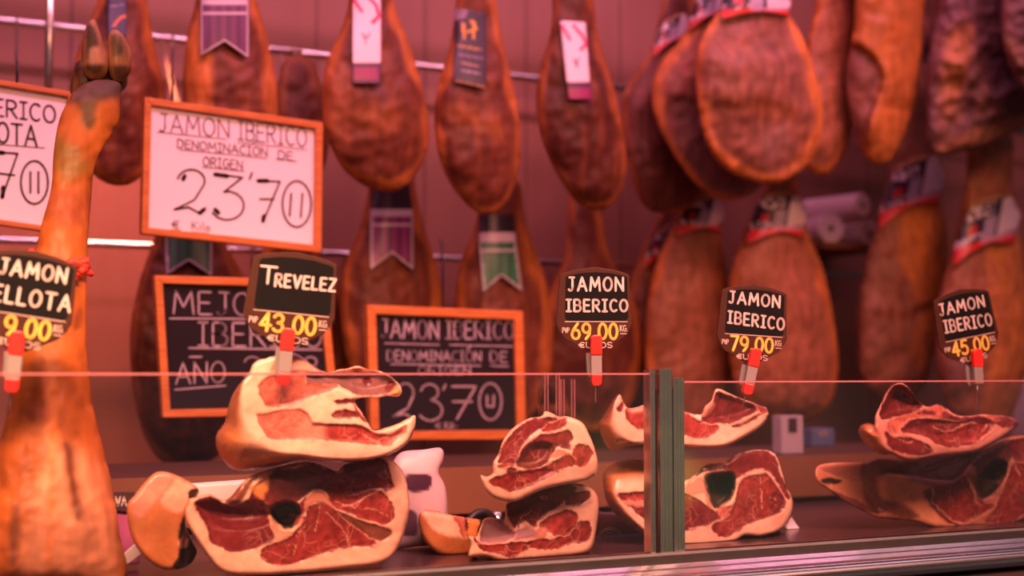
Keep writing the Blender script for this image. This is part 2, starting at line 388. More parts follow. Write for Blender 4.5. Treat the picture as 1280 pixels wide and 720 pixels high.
CC = dict(tan=(.46, .18, .10), tan2=(.74, .33, .16), fat=(.88, .55, .40), fat2=(.74, .36, .25), pink=(.70, .30, .23), red=(.26, .032, .027), bright=(.33, .044, .036),
          dark=(.14, .018, .020), wine=(.19, .023, .025), deep=(.17, .03, .035), black=(.02, .012, .01), brown=(.20, .06, .035), orange=(.80, .32, .10),
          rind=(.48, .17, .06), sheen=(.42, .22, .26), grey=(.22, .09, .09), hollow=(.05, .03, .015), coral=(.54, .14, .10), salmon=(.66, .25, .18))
MUS = dict(deep=.6, red=1, bright=1, dark=.5, wine=.7, coral=.9, grey=.4, brown=.3)

def cut_piece(name, label, group, outline, d, regions, face=None, recede=.07, thick=.10, seams=(), dents=(), base='fat', rindcol='rind',
              step=1.35, dslope=(0, 0, 0), cat='cut ham', wob=.0022, seed=1, smooth=3, parentloc=None):
    poly = smooth_poly(outline, smooth)
    fpoly = smooth_poly(face, smooth) if face is not None else None
    ctr = poly.mean(0); mpp = MPP(ctr[0], ctr[1], d)
    regs = [(smooth_poly(r[0], 3), r[1], r[2] if len(r) > 2 else 1.1) for r in regions]
    D = [(smooth_poly(q[0], 3), q[1], q[2]) for q in dents]
    def plane(u): return d + dslope[0] * (u[:, 0] - ctr[0]) * mpp + dslope[1] * (u[:, 1] - ctr[1]) * mpp
    def wfac(u, s):
        if fpoly is None: return 1 - np.clip(s / 7.0, 0, 1)
        q, _ = sdf(u, fpoly); q = np.maximum(-q, 0); return np.clip(q / (q + s + 1e-6), 0, 1) * (q > 0) + 0
    def front(u, s):
        wv = wfac(u, s); r = recede if fpoly is not None else .008
        off = r * (1 - np.sqrt(np.maximum(1 - wv ** 2, 0)))
        if fpoly is not None: off = off + .006 * (1 - np.clip(s / 6, 0, 1)) ** 2
        for p, dep, sf in D: q, _ = sdf(u, p); off = off + dep * sstep(q, -sf * .3, sf)
        off = off + wob * nz3(u, .03, seed) + wob * .12 * nz3(u, .16, seed + 3)
        for p, cn, sf in regs:
            if cn in MUS: q, _ = sdf(u, p); off = off + .0018 * sstep(q, -1, 3)
        return plane(u) + off
    def back(u, s, f):
        m = max(poly.max(0) - poly.min(0)) * .22
        t = np.clip(s / m, 0, 1); return np.maximum(f + .004, plane(u) + .01 + (thick) * np.sqrt(1 - (1 - t) ** 2) + (recede * .6 if fpoly is not None else 0) * (1 - t))
    def colour(u, s, isback):
        n = len(u); C = np.tile(np.array(CC[base]), (n, 1)); mus = np.zeros(n)
        R = np.array(CC[rindcol])
        if isback: return np.tile(R, (n, 1)), mus
        if fpoly is not None:
            wv = wfac(u, s); t = sstep(wv, .0, .55)[:, None]; C = C * (1 - t) + R * t
        else:
            t = (1 - sstep(s, 0, 2.2))[:, None] * .6; C = C * (1 - t) + R * t
        jit = np.stack([nz3(u, .13, seed + 11), nz3(u, .13, seed + 17)], 1) * 1.8 + np.stack([nz3(u, .33, seed + 31), nz3(u, .33, seed + 37)], 1) * 1.1
        fv = nz3(u, .05, seed + 41); C = C * (1 + .10 * fv[:, None]) * (1 - np.clip(nz3(u, .09, seed + 43), 0, 1)[:, None] * np.array([.05, .28, .32]))
        for p, cn, sf in regs:
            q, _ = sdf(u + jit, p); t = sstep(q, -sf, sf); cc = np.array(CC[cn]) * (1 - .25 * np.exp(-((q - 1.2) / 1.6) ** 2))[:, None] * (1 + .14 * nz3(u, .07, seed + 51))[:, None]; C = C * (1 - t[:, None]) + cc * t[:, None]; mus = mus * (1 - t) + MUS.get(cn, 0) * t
        for pl, wd, cn in seams:
            pl = np.array(pl, float); q, _ = seg_dist(u + jit, pl[:-1], pl[1:]); t = (1 - sstep(q, wd * .35, wd * 1.0)) * .85
            C = C * (1 - t[:, None]) + np.array(CC[cn]) * t[:, None]; mus = mus * (1 - t)
        return C, mus
    bu, bv = ctr[0], poly[:, 1].max()
    root = empty(name, label, cat, P(bu, bv, d + .05), group)
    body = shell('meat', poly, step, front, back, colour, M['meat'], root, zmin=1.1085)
    root['_'] = 0; del root['_']
    return root

def ham(label, group, outline, d, base, patches=(), flat=.5, mat='iberico', rim=None, rimw=9, rope_top=None, step=3.0, wob=.009, seed=0,
        name='cured_ham', cat='ham', dtilt=0, step_rope=True, lean=None, dents=(), dim=.72):
    poly = smooth_poly(outline, 4); ctr = poly.mean(0); mpp = MPP(ctr[0], ctr[1], d); inf = Inflate(poly)
    pats = [(smooth_poly(p[0], 3), np.array(p[1]), p[2]) for p in patches]
    DD = [(smooth_poly(q[0], 3), q[1], q[2]) for q in dents]
    def H(u): return inf(u)
    def mid(u): return d + dtilt * (ctr[1] - u[:, 1]) * mpp
    def fr(u): 
        h = H(u); o_ = mid(u) - flat * h * mpp
        for p, dep, sf in DD: q, _ = sdf(u, p); o_ = o_ + np.minimum(dep * sstep(q, -sf, sf), flat * h * mpp * 1.2)
        return o_
    def front(u, s):
        k = np.clip(s / 12, 0, 1)
        return fr(u) + k * (wob * nz3(u, .022, seed) + wob * .4 * nz3(u, .07, seed + 5))
    def back(u, s, f): return mid(u) + flat * H(u) * mpp + .001
    def colour(u, s, isback):
        n = len(u); C = np.tile(np.array(base) * dim, (n, 1))
        if rim is not None:
            t = (1 - sstep(s + 11 * nz3(u, .02, seed + 9), rimw * .4, rimw * 1.4))[:, None]; C = C * (1 - t) + np.array(rim) * t
        for p, c, sf in pats:
            q, _ = sdf(u, p); t = sstep(q + 3 * nz3(u, .06, seed + 21), -sf, sf)[:, None]; C = C * (1 - t) + c * t
        return C, np.zeros(n)
    top = poly[:, 1].min(); bot = poly[:, 1].max()
    root = empty(name, label, cat, P(ctr[0], bot, d), group)
    body = shell('ham_body', poly, step, front, back, colour, M[mat], root, zmin=1.1085 if lean else None)
    root_fr = fr
    if rope_top is not None:
        tu = float(poly[poly[:, 1].argmin()][0]); a = Vector(P(tu, top + 6, d + dtilt * (ctr[1] - top) * mpp)); b = Vector(rope_top(a))
        mb = MB(); mb.tube([a + Vector((-.006, 0, -.02)), a + Vector((-.006, 0, .02)), b], .004, 6).tube([a + Vector((.006, 0, -.02)), a + Vector((.006, 0, .02)), b], .004, 6)
        mb.obj('rope', M['rope'], root, smooth=True)
    return root, fr, mpp

def patch(name, poly_pts, fr, off, thick, colourf, mat, parent, step=2.0, smooth=False):
    """a thin printed sheet lying on a ham, following its surface"""
    poly = smooth_poly(poly_pts, 3) if smooth else np.array(poly_pts, float)
    def front(u, s): return fr(u) - off
    def back(u, s, f): return f + thick
    def colour(u, s, isback): return colourf(u, s), np.zeros(len(u))
    return shell(name, poly, step, front, back, colour, mat, parent)

# ------------------------------------------------------------------ stroke lettering
def arc(cx, cy, rx, ry, a0, a1, n=8):
    return [(cx + rx * math.cos(math.radians(a0 + (a1 - a0) * i / n)), cy + ry * math.sin(math.radians(a0 + (a1 - a0) * i / n))) for i in range(n + 1)]
G = {
 'A': (.75, [[(0, 1), (.37, 0), (.75, 1)], [(.13, .66), (.62, .66)]]),
 'B': (.62, [[(0, 0), (0, 1)], [(0, 0)] + arc(.3, .24, .26, .24, -90, 90) + [(0, .48)], [(0, .48)] + arc(.34, .74, .28, .26, -90, 90) + [(0, 1)]]),
 'C': (.62, [arc(.36, .5, .36, .5, -50, -310, 12)]),
 'D': (.66, [[(0, 0), (0, 1)], [(0, 0)] + arc(.22, .5, .42, .5, -90, 90, 10) + [(0, 1)]]),
 'E': (.55, [[(.52, 0), (0, 0), (0, 1), (.55, 1)], [(0, .48), (.45, .48)]]),
 'G': (.68, [arc(.36, .5, .36, .5, -50, -360, 12) + [(.4, .55)]]),
 'I': (.40, [[(.2, 0), (.2, 1)], [(0, 0), (.4, 0)], [(0, 1), (.4, 1)]]),
 'i': (.12, [[(.06, .35), (.06, 1)], [(.06, .08), (.06, .1)]]),
 'J': (.50, [[(.1, 0), (.5, 0)], [(.36, 0), (.36, .75)] + arc(.18, .76, .18, .24, 0, 140)]),
 'K': (.6, [[(0, 0), (0, 1)], [(.55, 0), (0, .55)], [(.15, .42), (.6, 1)]]),
 'L': (.5, [[(0, 0), (0, 1), (.5, 1)]]),
 'M': (.85, [[(0, 1), (.1, 0), (.42, .7), (.75, 0), (.85, 1)]]),
 'N': (.65, [[(0, 1), (0, 0), (.65, 1), (.65, 0)]]),
 'O': (.72, [arc(.36, .5, .36, .5, 0, 360, 16)]),
 'P': (.6, [[(0, 0), (0, 1)], [(0, 0)] + arc(.3, .27, .28, .27, -90, 90) + [(0, .54)]]),
 'R': (.62, [[(0, 0), (0, 1)], [(0, 0)] + arc(.3, .25, .27, .25, -90, 90) + [(0, .5)], [(.22, .5), (.62, 1)]]),
 'S': (.55, [arc(.28, .26, .26, .26, -30, -270, 8) + arc(.28, .76, .27, .25, -90, 150, 8)]),
 'T': (.66, [[(0, 0), (.66, 0)], [(.33, 0), (.33, 1)]]),
 'U': (.62, [[(0, 0), (0, .65)] + arc(.31, .68, .31, .32, 180, 0, 8) + [(.62, 0)]]),
 'V': (.68, [[(0, 0), (.34, 1), (.68, 0)]]),
 'Z': (.6, [[(0, 0), (.6, 0), (0, 1), (.6, 1)]]),
 'o': (.42, [arc(.21, .72, .21, .28, 0, 360, 10)]), 'l': (.1, [[(.05, 0), (.05, 1)]]),
 '€': (.7, [arc(.45, .5, .34, .46, -50, -310, 10), [(0, .42), (.55, .42)], [(0, .6), (.55, .6)]]),
 '0': (.56, [arc(.28, .5, .28, .5, 0, 360, 14)]),
 '1': (.3, [[(.0, .25), (.2, 0), (.2, 1)]]),
 '2': (.6, [arc(.3, .28, .28, .28, 190, 370, 8) + [(.45, .62), (0, 1), (.6, 1)]]),
 '3': (.55, [arc(.24, .25, .27, .25, 200, 450, 8) + arc(.24, .74, .3, .26, -90, 150, 8)]),
 '4': (.62, [[(.42, 1), (.42, 0), (0, .68), (.62, .68)]]),
 '5': (.55, [[(.5, 0), (.08, 0), (.04, .45)] + arc(.24, .68, .3, .32, -100, 140, 8)]),
 '6': (.55, [[(.42, 0), (.1, .4)] + arc(.28, .7, .27, .3, 200, 560, 12)]),
 '7': (.55, [[(0, 0), (.55, 0), (.2, 1)]]),
 '8': (.55, [arc(.27, .24, .22, .24, 90, 450, 10), arc(.27, .74, .27, .26, -90, 270, 10)]),
 '9': (.55, [arc(.28, .3, .27, .3, 0, 360, 12), [(.55, .3), (.5, .7), (.25, 1)]]),
 ',': (.2, [[(.12, .84), (.12, .95), (.03, 1.12)]]), '.': (.12, [[(.05, .97), (.07, 1)]]), "'": (.12, [[(.06, -.05), (.04, .22)]]),
 ' ': (.35, []),
}
def text_strokes(s, x0, y0, x1, y1, h, gap=.22, slant=0, hs=None):
    """fit the text between the baseline ends: starts at (x0,y0) top-left, ends at x1 (top at y1), height h"""
    tot = sum(G[c][0] for c in s) + gap * (len(s) - 1); k = (x1 - x0) / tot; out = []; x = 0
    for c in s:
        wd, pl = G[c]
        for p in pl:
            out.append([(x0 + (x + a) * k + slant * (1 - b) * h, y0 + (y1 - y0) * ((x + a) / tot) + b * h) for a, b in p])
        x += wd + gap
    return out
def ribbons(name, strokes, wd, T, mat, parent, world=True):
    """strokes in 2D; T maps a 2D point to 3D"""
    V = []; F = []
    for pl in strokes:
        pl = [np.array(p, float) for p in pl]
        r = wd / 2
        for i, p in enumerate(pl):
            n = len(V); V += [T(p[0] + r * math.cos(a * math.pi / 4), p[1] + r * math.sin(a * math.pi / 4)) for a in range(8)]; F.append(tuple(range(n + 7, n - 1, -1)))
            if i + 1 < len(pl):
                q = pl[i + 1]; t = q - p; L = math.hypot(*t)
                if L < 1e-6: continue
                nn = np.array([-t[1], t[0]]) / L * r; n = len(V)
                V += [T(*(p + nn)), T(*(p - nn)), T(*(q - nn)), T(*(q + nn))]; F.append((n, n + 1, n + 2, n + 3))
    return mesh_obj(name, V, F, mat, parent, world=world)
# ------------------------------------------------------------------ the setting
X0, X1 = -1.6, 3.8
def struct(o): return tag(o, kind='structure')
struct(MB().box(X0, X1, 3.15, 3.25, 0, 3.1).obj('wall_back', M['wall']))
struct(MB().box(X0, X1, -1.0, 3.25, -.06, 0).obj('floor', M['floor']))
struct(MB().box(X0, X1, 3.12, 3.15, 0, .12).obj('baseboard_back', M['frame']))

# refrigerated display case
CX = P(640, 690, 1.6)[0]
case = empty('display_case', 'long steel and glass display counter holding the cut hams', 'display case', (CX, 1.75, 0))
FZ = 1.108
MB().box(X0, X1, 1.49, 2.12, 1.06, FZ).obj('case_floor', M['casefloor'], case)
MB().box(X0, X1, 1.47, 2.12, 0, 1.058).obj('case_body', M['darksteel'], case)
MB().prism_x([(1.488, FZ), (1.488, 1.125), (1.491, 1.128), (1.496, 1.128), (1.496, 1.118), (1.506, 1.118), (1.506, 1.128), (1.511, 1.128), (1.514, 1.125), (1.514, FZ)], X0, X1).obj('glass_channel', M['channel'], case)
MB().box(X0, X1, 1.4872, 1.4882, 1.1255, 1.1288).obj('channel_lip', M['satin'], case)
MB().tube([(X0, 1.4372, 1.0975), (X1, 1.4372, 1.0975)], .0034, 16).obj('ledge_glint_strip', M['satin'], case, smooth=True)  # bright strip added to stand in for the highlight along the ledge lip
MB().prism_x([(1.488, 1.062), (1.488, 1.116), (1.480, 1.1157), (1.472, 1.1118), (1.465, 1.1112), (1.457, 1.1073), (1.450, 1.1068)] + [(1.449 - .010 * math.sin(math.radians(q)), 1.0968 + .010 * math.cos(math.radians(q))) for q in range(8, 100, 6)] + [(1.4385, 1.090), (1.437, 1.086), (1.46, 1.082), (1.46, 1.062)], X0, X1).obj('steel_ledge', M['steel'], case)
MB().prism_x([(1.452, 1.081), (1.444, 1.078), (1.425, .55), (1.47, .1), (1.468, 1.081)], X0, X1).obj('front_panel', M['darksteel'], case)
def xat(u, v, d): return P(u, v, d)[0]
ZT1 = P(600, 466.4, 1.5)[2]; ZT2 = P(1000, 476, 1.5)[2]
for a, b, zt in ((xat(-330, 600, 1.5), xat(816, 600, 1.5), ZT1), (xat(851, 600, 1.5), xat(1560, 600, 1.5), ZT2)):
    g = MB().box(a, b, 1.4975, 1.5045, 1.119, zt - .0020).obj('glass_panel', M['glass'], case)
    MB().box(a, b, 1.4975, 1.5045, zt - .0020, zt).obj('polished_edge', M['edge'], g)
def upright(u0, u1, zt, y0, y1, mat='alu', z0=1.112):
    xa, xb = xat(u0, 600, y0), xat(u1, 600, y0); w_ = xb - xa
    m = MB().box(xa, xb, y0, y1, z0, zt)
    for q in (.18, .5, .8): m.box(xa + w_ * q, xa + w_ * (q + .06), y0 - .0005, y0, z0 + .002, zt - .002)
    return m.obj('upright_profile', M[mat], case, bevel=.0008)
upright(813.5, 819.5, ZT1 + .004, 1.493, 1.509)
upright(825.5, 841, ZT1 + .0055, 1.490, 1.5085)
upright(842.5, 856, ZT2 + .004, 1.493, 1.509)
MB().box(xat(819, 600, 1.5), xat(843, 600, 1.5), 1.497, 1.507, 1.112, ZT2 - .01).obj('rubber_seal', M['blackrub'], case)

# clear bars standing in for the steel post's reflection in the rear pane
for u0, u1, vt in ((677, 694, 466), (697, 713, 474)):
    a, b = P(u0, vt, 1.86), P(u1, vt, 1.86)
    o = MB().box(a[0], a[0] + .004, 1.85, 1.872, FZ + .0005, a[2]).box(b[0] - .004, b[0], 1.85, 1.872, FZ + .0005, a[2]).box(a[0], b[0], 1.868, 1.872, FZ + .0005, a[2]).obj('post_reflection_bar', M['acrylic'])
    MB().box(a[0] - .0012, a[0], 1.848, 1.85, FZ + .0005, a[2]).box(a[0] + .004, a[0] + .005, 1.848, 1.85, FZ + .0005, a[2]).box(b[0] - .005, b[0] - .004, 1.848, 1.85, FZ + .0005, a[2]).box(b[0], b[0] + .0012, 1.848, 1.85, FZ + .0005, a[2]).obj('polished_edge', M['edge'], o, world=False)  # edge strips added for the bright outlines of that reflection
    tag(o, 'taller left clear bar standing in for the post reflection' if u0 == 677 else 'shorter right clear bar standing in for the post reflection', 'upright', 'clear bars standing in for post reflections')

# back worktop
wt = empty('back_worktop', 'orange wooden back worktop running behind the display case', 'worktop', (CX, 2.4, 0))
MB().box(X0, X1, 2.135, 2.50, 1.16, 1.195).obj('worktop', M['worktop_dark'], wt)
MB().box(X0, X1, 2.13, 2.1349, 1.12, 1.196).obj('front_edge', M['counter'], wt)
MB().box(X0, X1, 2.15, 2.48, 0, 1.159).obj('cabinet_body', M['counter'], wt)

# rails on the wall
def rail(label, y, z, r, x0=X0, x1=X1, nm='hanging_rail'):
    o = empty(nm, label, 'rail', ((x0 + x1) / 2, 3.15, z), 'steel hanging rails')
    MB().tube([(x0, y, z), (x1, y, z)], r, 14).obj('bar', M['chrome'], o, smooth=True)
    x = x0 + .1
    while x < x1:
        MB().tube([(x, y, z), (x, 3.15, z)], .007, 8).obj('bracket', M['chrome'], o, smooth=True); x += .9
    return o
ZU = P(200, 47, 3.03)[2]; ZL = P(200, 308, 3.03)[2]
rail('steel hanging rail along the upper wall behind the top row of hams', 3.03, ZU, .0095)
rail('steel hanging rail behind the lower row of hams', 3.03, ZL, .0085)
ZTOP = P(600, -95, 2.66)[2] + .1
rail('topmost steel hanging rail carrying the upper row of hams', 2.62, ZTOP, .012)
xv = xat(62, 60, 2.90)
o = MB().tube([(xv, 2.905, ZL - .02), (xv, 2.905, ZTOP + .05)], .0085, 12).obj('upright_rail', M['chrome'], smooth=True); tag(o, 'vertical steel rail crossing the hanging rail at far left', 'rail')

# ------------------------------------------------------------------ framed signs
def sign(label, quad, d, fw, panel, writing, wmat, group, hu, hv, hz, nm='framed_sign'):
    q = [np.array(p, float) for p in quad]; c = sum(q) / 4
    ux = (q[1] - q[0]); uy = (q[3] - q[0]); lx = np.hypot(*ux); ly = np.hypot(*uy)
    def inner(i, f):
        sx = 1 if i in (0, 3) else -1; sy = 1 if i in (0, 1) else -1
        return q[i] + ux / lx * f * sx + uy / ly * f * sy
    root = empty(nm, label, 'sign', P((q[2][0] + q[3][0]) / 2, (q[2][1] + q[3][1]) / 2, d), group)
    m = MB(); o3 = [Vector(P(*q[i], d)) for i in range(4)]; i3 = [Vector(P(*inner(i, fw), d)) for i in range(4)]
    for i in range(4):
        j = (i + 1) % 4; m.quadbox([o3[i], o3[j], i3[j], i3[i]], (0, .020, 0))
    m.obj('frame', M['frame'], root, bevel=.0015)
    MB().quadbox([Vector(P(*inner(i, fw - 1.5), d)) + Vector((0, .008, 0)) for i in range(4)], (0, .008, 0)).obj('board', M[panel], root)
    for w_ in writing:
        ribbons('lettering', w_[0], w_[1], lambda a, b: P(a, b, d + .0072), M[w_[2] if len(w_) > 2 else wmat], root)
    fr_ = (hu - q[0][0]) / (q[1][0] - q[0][0]); tm = o3[0] + (o3[1] - o3[0]) * fr_ + Vector((0, .012, -.008)); up = Vector((tm.x, tm.y, P(hu, hv, d)[2]))
    MB().tube([tm, up, up + Vector((0, .01, .01)), (P(hu, hv, 3.03)[0], 3.03, hz + .012)], .0022, 8).obj('hanger', M['blackrub'], root, smooth=True)
    return root
T = text_strokes
sign('white framed price board 23,70 hanging between trotter and hams', [(181, 121), (404, 153), (402, 316), (177, 292)], 2.42, 9, 'white', [
    (T('JAMON', 199, 142, 286, 150, 22), 1.9, 'greyink'), (T('IBERICO', 298, 151, 383, 161, 23), 1.9, 'greyink'),
    ([[(197, 165), (282, 174)], [(297, 178), (383, 187)], [(225, 187), (333, 198)], [(345, 199), (371, 202)], [(253, 209), (305, 214)]], 1.2, 'greyink'),
    (T('DENOMINACION', 222, 174, 334, 185, 10.5), 1.6, 'greyink'), ([[(316, 180), (320, 176)]], 1.5), (T('DE', 348, 188, 366, 190, 10.5), 1.6, 'greyink'), (T('ORIGEN', 254, 196, 303, 201, 11), 1.6, 'greyink'),
    ([arc(239, 226, 17, 14, 190, 380, 10) + [(243, 250), (218, 262), (236, 259), (250, 267), (257, 260)], [(268, 217), (303, 222), (280, 240)] + arc(284, 257, 21, 18, -80, 150, 10),
      [(322, 226), (350, 227), (329, 277)], [(325, 249), (342, 249)], arc(371, 255, 18, 29, 0, 360, 20), [(364, 242), (362, 270)], [(378, 242), (376, 272)], [(315, 216), (312, 224)]], 2.6),
    ([[(229, 224), (231, 220)], [(269, 262), (273, 266)], [(255, 262), (250, 266)], [(269, 218), (284, 220)], [(323, 226), (334, 226)], [(330, 270), (329, 276)]], 5.5),
    (T('€', 215, 275, 224, 276, 10), 1.4, 'greyink'), (T('Kilo', 240, 277, 262, 279, 10), 1.4, 'greyink'), ([[(214, 287), (226, 288)], [(240, 290), (262, 292)]], 1.0),
    ], 'ink', 'white price boards', 216, 100, ZU)
sign('white framed price board cut by the left picture edge', [(-130, 78), (92, 115), (90, 294), (-132, 262)], 2.42, 7, 'white', [
    (T('IBERICO', -36, 119, 69, 133, 21), 2.6), (T('BELLOTA', -62, 146, 46, 158, 25), 3.0), ([[(-62, 176), (56, 185)]], 1.1),
    ([[(-16, 189), (22, 192), (3, 246)], [(-8, 216), (18, 219)], arc(43, 228, 17, 27, 0, 360, 20), [(38, 215), (38, 241)], [(48, 215), (48, 241)]], 2.8),
    ([[(4, 234), (3, 246)], [(-16, 189), (4, 191)]], 5.5)], 'ink', 'white price boards', 20, 80, ZU)
sign('black framed chalk board reading MEJOR IBERICO behind the TREVELEZ tag', [(193, 344), (408, 350), (424, 518), (204, 522)], 2.45, 10, 'slate', [
    (T('MEJOR', 217, 364, 338, 367, 28), 2.3), ([[(212, 398), (398, 399)], [(236, 435), (402, 437)], [(219, 487), (282, 482)]], 2.0),
    (T('IBERICO', 248, 403, 402, 405, 29), 2.5), (T('AÑO'.replace('Ñ', 'N'), 220, 454, 281, 452, 26), 2.2), ([[(237, 446), (252, 446)]], 2.2), (T('2018', 305, 446, 398, 446, 26), 2.2)], 'chalk', 'black chalk boards', 316, 338, ZL)
sign('black framed chalk board reading JAMON IBERICO 23,70 behind the glass', [(459, 381), (654, 389), (658, 549), (464, 550)], 2.45, 11, 'slate', [
    (T('JAMON', 477, 399, 548, 401, 23), 2.4), (T('IBERICO', 558, 401, 642, 402, 22), 2.4), ([[(481, 429), (549, 431)], [(562, 431), (641, 433)], [(488, 455), (601, 457)], [(613, 457), (636, 458)]], 1.4),
    (T('DENOMINACION', 484, 438, 601, 439, 13), 1.6), (T('DE', 613, 439, 634, 440, 13), 1.6), (T('ORIGEN', 523, 458, 588, 458, 10), 1.5), ([[(584, 437), (588, 433)]], 2.0),
    ([arc(507, 491, 10, 12, 190, 375, 8) + [(510, 510), (492, 520), (505, 517), (513, 521)], arc(537, 490, 11, 10, 190, 440, 8) + arc(538, 513, 15, 13, -80, 150, 8), [(565, 483), (595, 483), (571, 524)], [(566, 502), (590, 502)],
      [(557, 481), (554, 487)], arc(613, 502, 14, 23, 0, 360, 16), [(609, 494), (609, 508), (617, 508), (617, 494)]], 2.6),
    (T('€', 544, 528, 551, 528, 8), 1.5), (T('Kilo', 556, 528, 571, 528, 8), 1.5)], 'chalk', 'black chalk boards', 554, 305, ZL)

# ------------------------------------------------------------------ hanging hams
MAG = np.array
def lab_red(O, A, B):
    O, A, B = MAG(O, float), MAG(A, float), MAG(B, float); Mi = np.linalg.inv(np.stack([A, B], 1))
    poly = [tuple(O + A * a + B * b) for a, b in [(0, 0), (.3, .14), (.6, .2), (1, .05), (1.02, .5), (.8, .9), (.5, 1.02), (.15, 1.0), (.02, .75), (-.03, .35)]]
    def col(u, s):
        ab = (u - O) @ Mi.T; a, b = ab[:, 0], ab[:, 1]; n = len(u); C = np.tile(MAG((.03, .02, .04)), (n, 1))
        red = MAG((.75, .03, .04)); wh = MAG((.80, .66, .74)); lav = MAG((.45, .36, .50)); gold = MAG((.45, .25, .06))
        blot = nz3(u, .24, 3.3)
        C[(b > .70) & (b < .9) & (a > .1) & (a < .55) & (blot > .02)] = wh
        C[(b < .44) & (a < .42) & (blot > .04)] = wh
        C[(a > .42) & (a < .62) & (b < .66) & (b > .3)] = lav
        C[(a > .16) & (a < .32) & (b > .44) & (b < .6)] = red * .7
        C[(a >= .66) & (b > .30) & (b < .9)] = wh; C[(b < .30) & (a < .42)] = red; C[(b < .36 - .1 * a) & (a >= .42)] = wh * MAG((1, .5, .6)); C[(b < .26 - .05 * a) & (a >= .42)] = red
        C[(b > .93)] = gold
        C[s < 1.0] = MAG((.62, .30, .16)); return C
    return poly, col
def lab_banner(poly, c, sil=(.62, .50, .58), bandv=None):
    def col(u, s):
        C = np.tile(MAG(c), (len(u), 1)); C *= (1 + .35 * np.sin(u[:, 0] * .5))[:, None]
        C[s < 2.6] = sil
        if bandv:
            C[u[:, 1] < bandv[0]] = (.03, .02, .03); m = (u[:, 1] > bandv[0]) & (u[:, 1] < bandv[1]); C[m] = sil
            m = (u[:, 1] > bandv[1] + 9) & (u[:, 1] < bandv[1] + 12); C[m] = sil
        return C
    return poly, col
def lab_paint(poly, base, parts):
    def col(u, s):
        C = np.tile(MAG(base), (len(u), 1))
        for kind, pl, wd, c in parts:
            pl = MAG(pl, float)
            if kind == 'p': C[inside(u, pl)] = c
            else:
                q, _ = seg_dist(u, pl[:-1], pl[1:]); C[q < wd] = c
        return C
    return poly, col
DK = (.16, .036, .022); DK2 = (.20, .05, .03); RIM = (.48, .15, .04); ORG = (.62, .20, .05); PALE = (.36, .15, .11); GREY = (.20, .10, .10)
def top_rope(a): return (a.x, 2.62, ZTOP)
def low_rope(a): return (a.x + .0, 3.03, ZU)
UP = 'hams hanging in the upper row'; LO = 'hams hanging in the lower row'
def H(label, group, outline, d, base, lab=None, off=.012, **k):
    root, fr, mpp = ham(label, group, outline, d, base, rope_top=top_rope if group == UP else low_rope, **k)
    if lab is not None:
        for n, (poly, col) in enumerate(lab): patch('paper_band', poly, fr, off, .002, col, M['printed'], root, step=1.5)
    return root, fr
H('dark cured ham hanging behind the raised trotter', UP, [(130, -75), (178, -75), (184, 0), (192, 50), (206, 110), (208, 160), (190, 205), (160, 231), (125, 225), (98, 190), (86, 130), (95, 70), (115, 20), (126, -20)], 2.66, DK2,
  [lab_paint([(134, -30), (159, -30), (158, 46), (135, 45)], (.035, .03, .09), [('l', [(142, 32), (151, 22), (156, 20)], 1.6, (.8, .2, .05)), ('l', [(138, 8), (154, 6)], 1.2, (.2, .15, .3)), ('l', [(138, -2), (154, -4)], 1.2, (.2, .15, .3))])], rim=RIM, rimw=10, seed=1, mat='iberico')
H('cured ham with a purple ribbon above the white price board', UP, [(258, -80), (302, -80), (318, -10), (335, 50), (346, 110), (345, 170), (325, 230), (285, 250), (250, 235), (232, 180), (228, 110), (233, 50), (246, -5)], 2.60, DK2,
  [lab_banner([(250, -30), (311, -30), (311, 73), (281, 52), (251, 70)], (.12, .02, .09), bandv=(-2, 6))], rim=RIM, rimw=14, seed=2, patches=[([(235, 40), (262, 40), (262, 140), (235, 140)], ORG, 8)])
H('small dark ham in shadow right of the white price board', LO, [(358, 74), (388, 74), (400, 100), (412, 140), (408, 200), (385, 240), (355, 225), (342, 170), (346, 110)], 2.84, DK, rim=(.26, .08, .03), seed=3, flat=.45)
H('dark ham with a pink and white strap, left of the black-strapped one', UP, [(438, -90), (484, -90), (492, 0), (510, 50), (528, 110), (537, 165), (528, 205), (500, 237), (465, 236), (432, 215), (410, 175), (402, 130), (408, 80), (425, 40), (436, 0)], 2.58, DK2,
  [lab_paint([(441, -25), (476, -25), (476, 105), (441, 104)], (.90, .72, .80), [('p', [(430, 78), (490, 78), (490, 110), (430, 110)], 0, (.10, .02, .09)), ('p', [(443, 85), (473, 85), (473, 100), (443, 100)], 0, (.30, .015, .14)),
     ('l', [(441, -2), (452, 14)], 2.2, (.85, .02, .14)), ('l', [(458, -6), (470, 6), (474, 20), (466, 28)], 2.2, (.85, .02, .14)), ('l', [(453, 42), (455, 47), (459, 48), (462, 42)], .9, (.2, .1, .18)), ('l', [(457, 44), (457, 55)], .9, (.2, .1, .18)), ('l', [(447, 62), (471, 62)], .6, (.6, .4, .5))])],
  rim=RIM, rimw=10, seed=4, patches=[([(412, 90), (440, 90), (432, 190), (415, 180)], (.34, .11, .05), 10), ([(445, 130), (500, 140), (490, 165), (450, 160)], (.30, .09, .03), 14)])
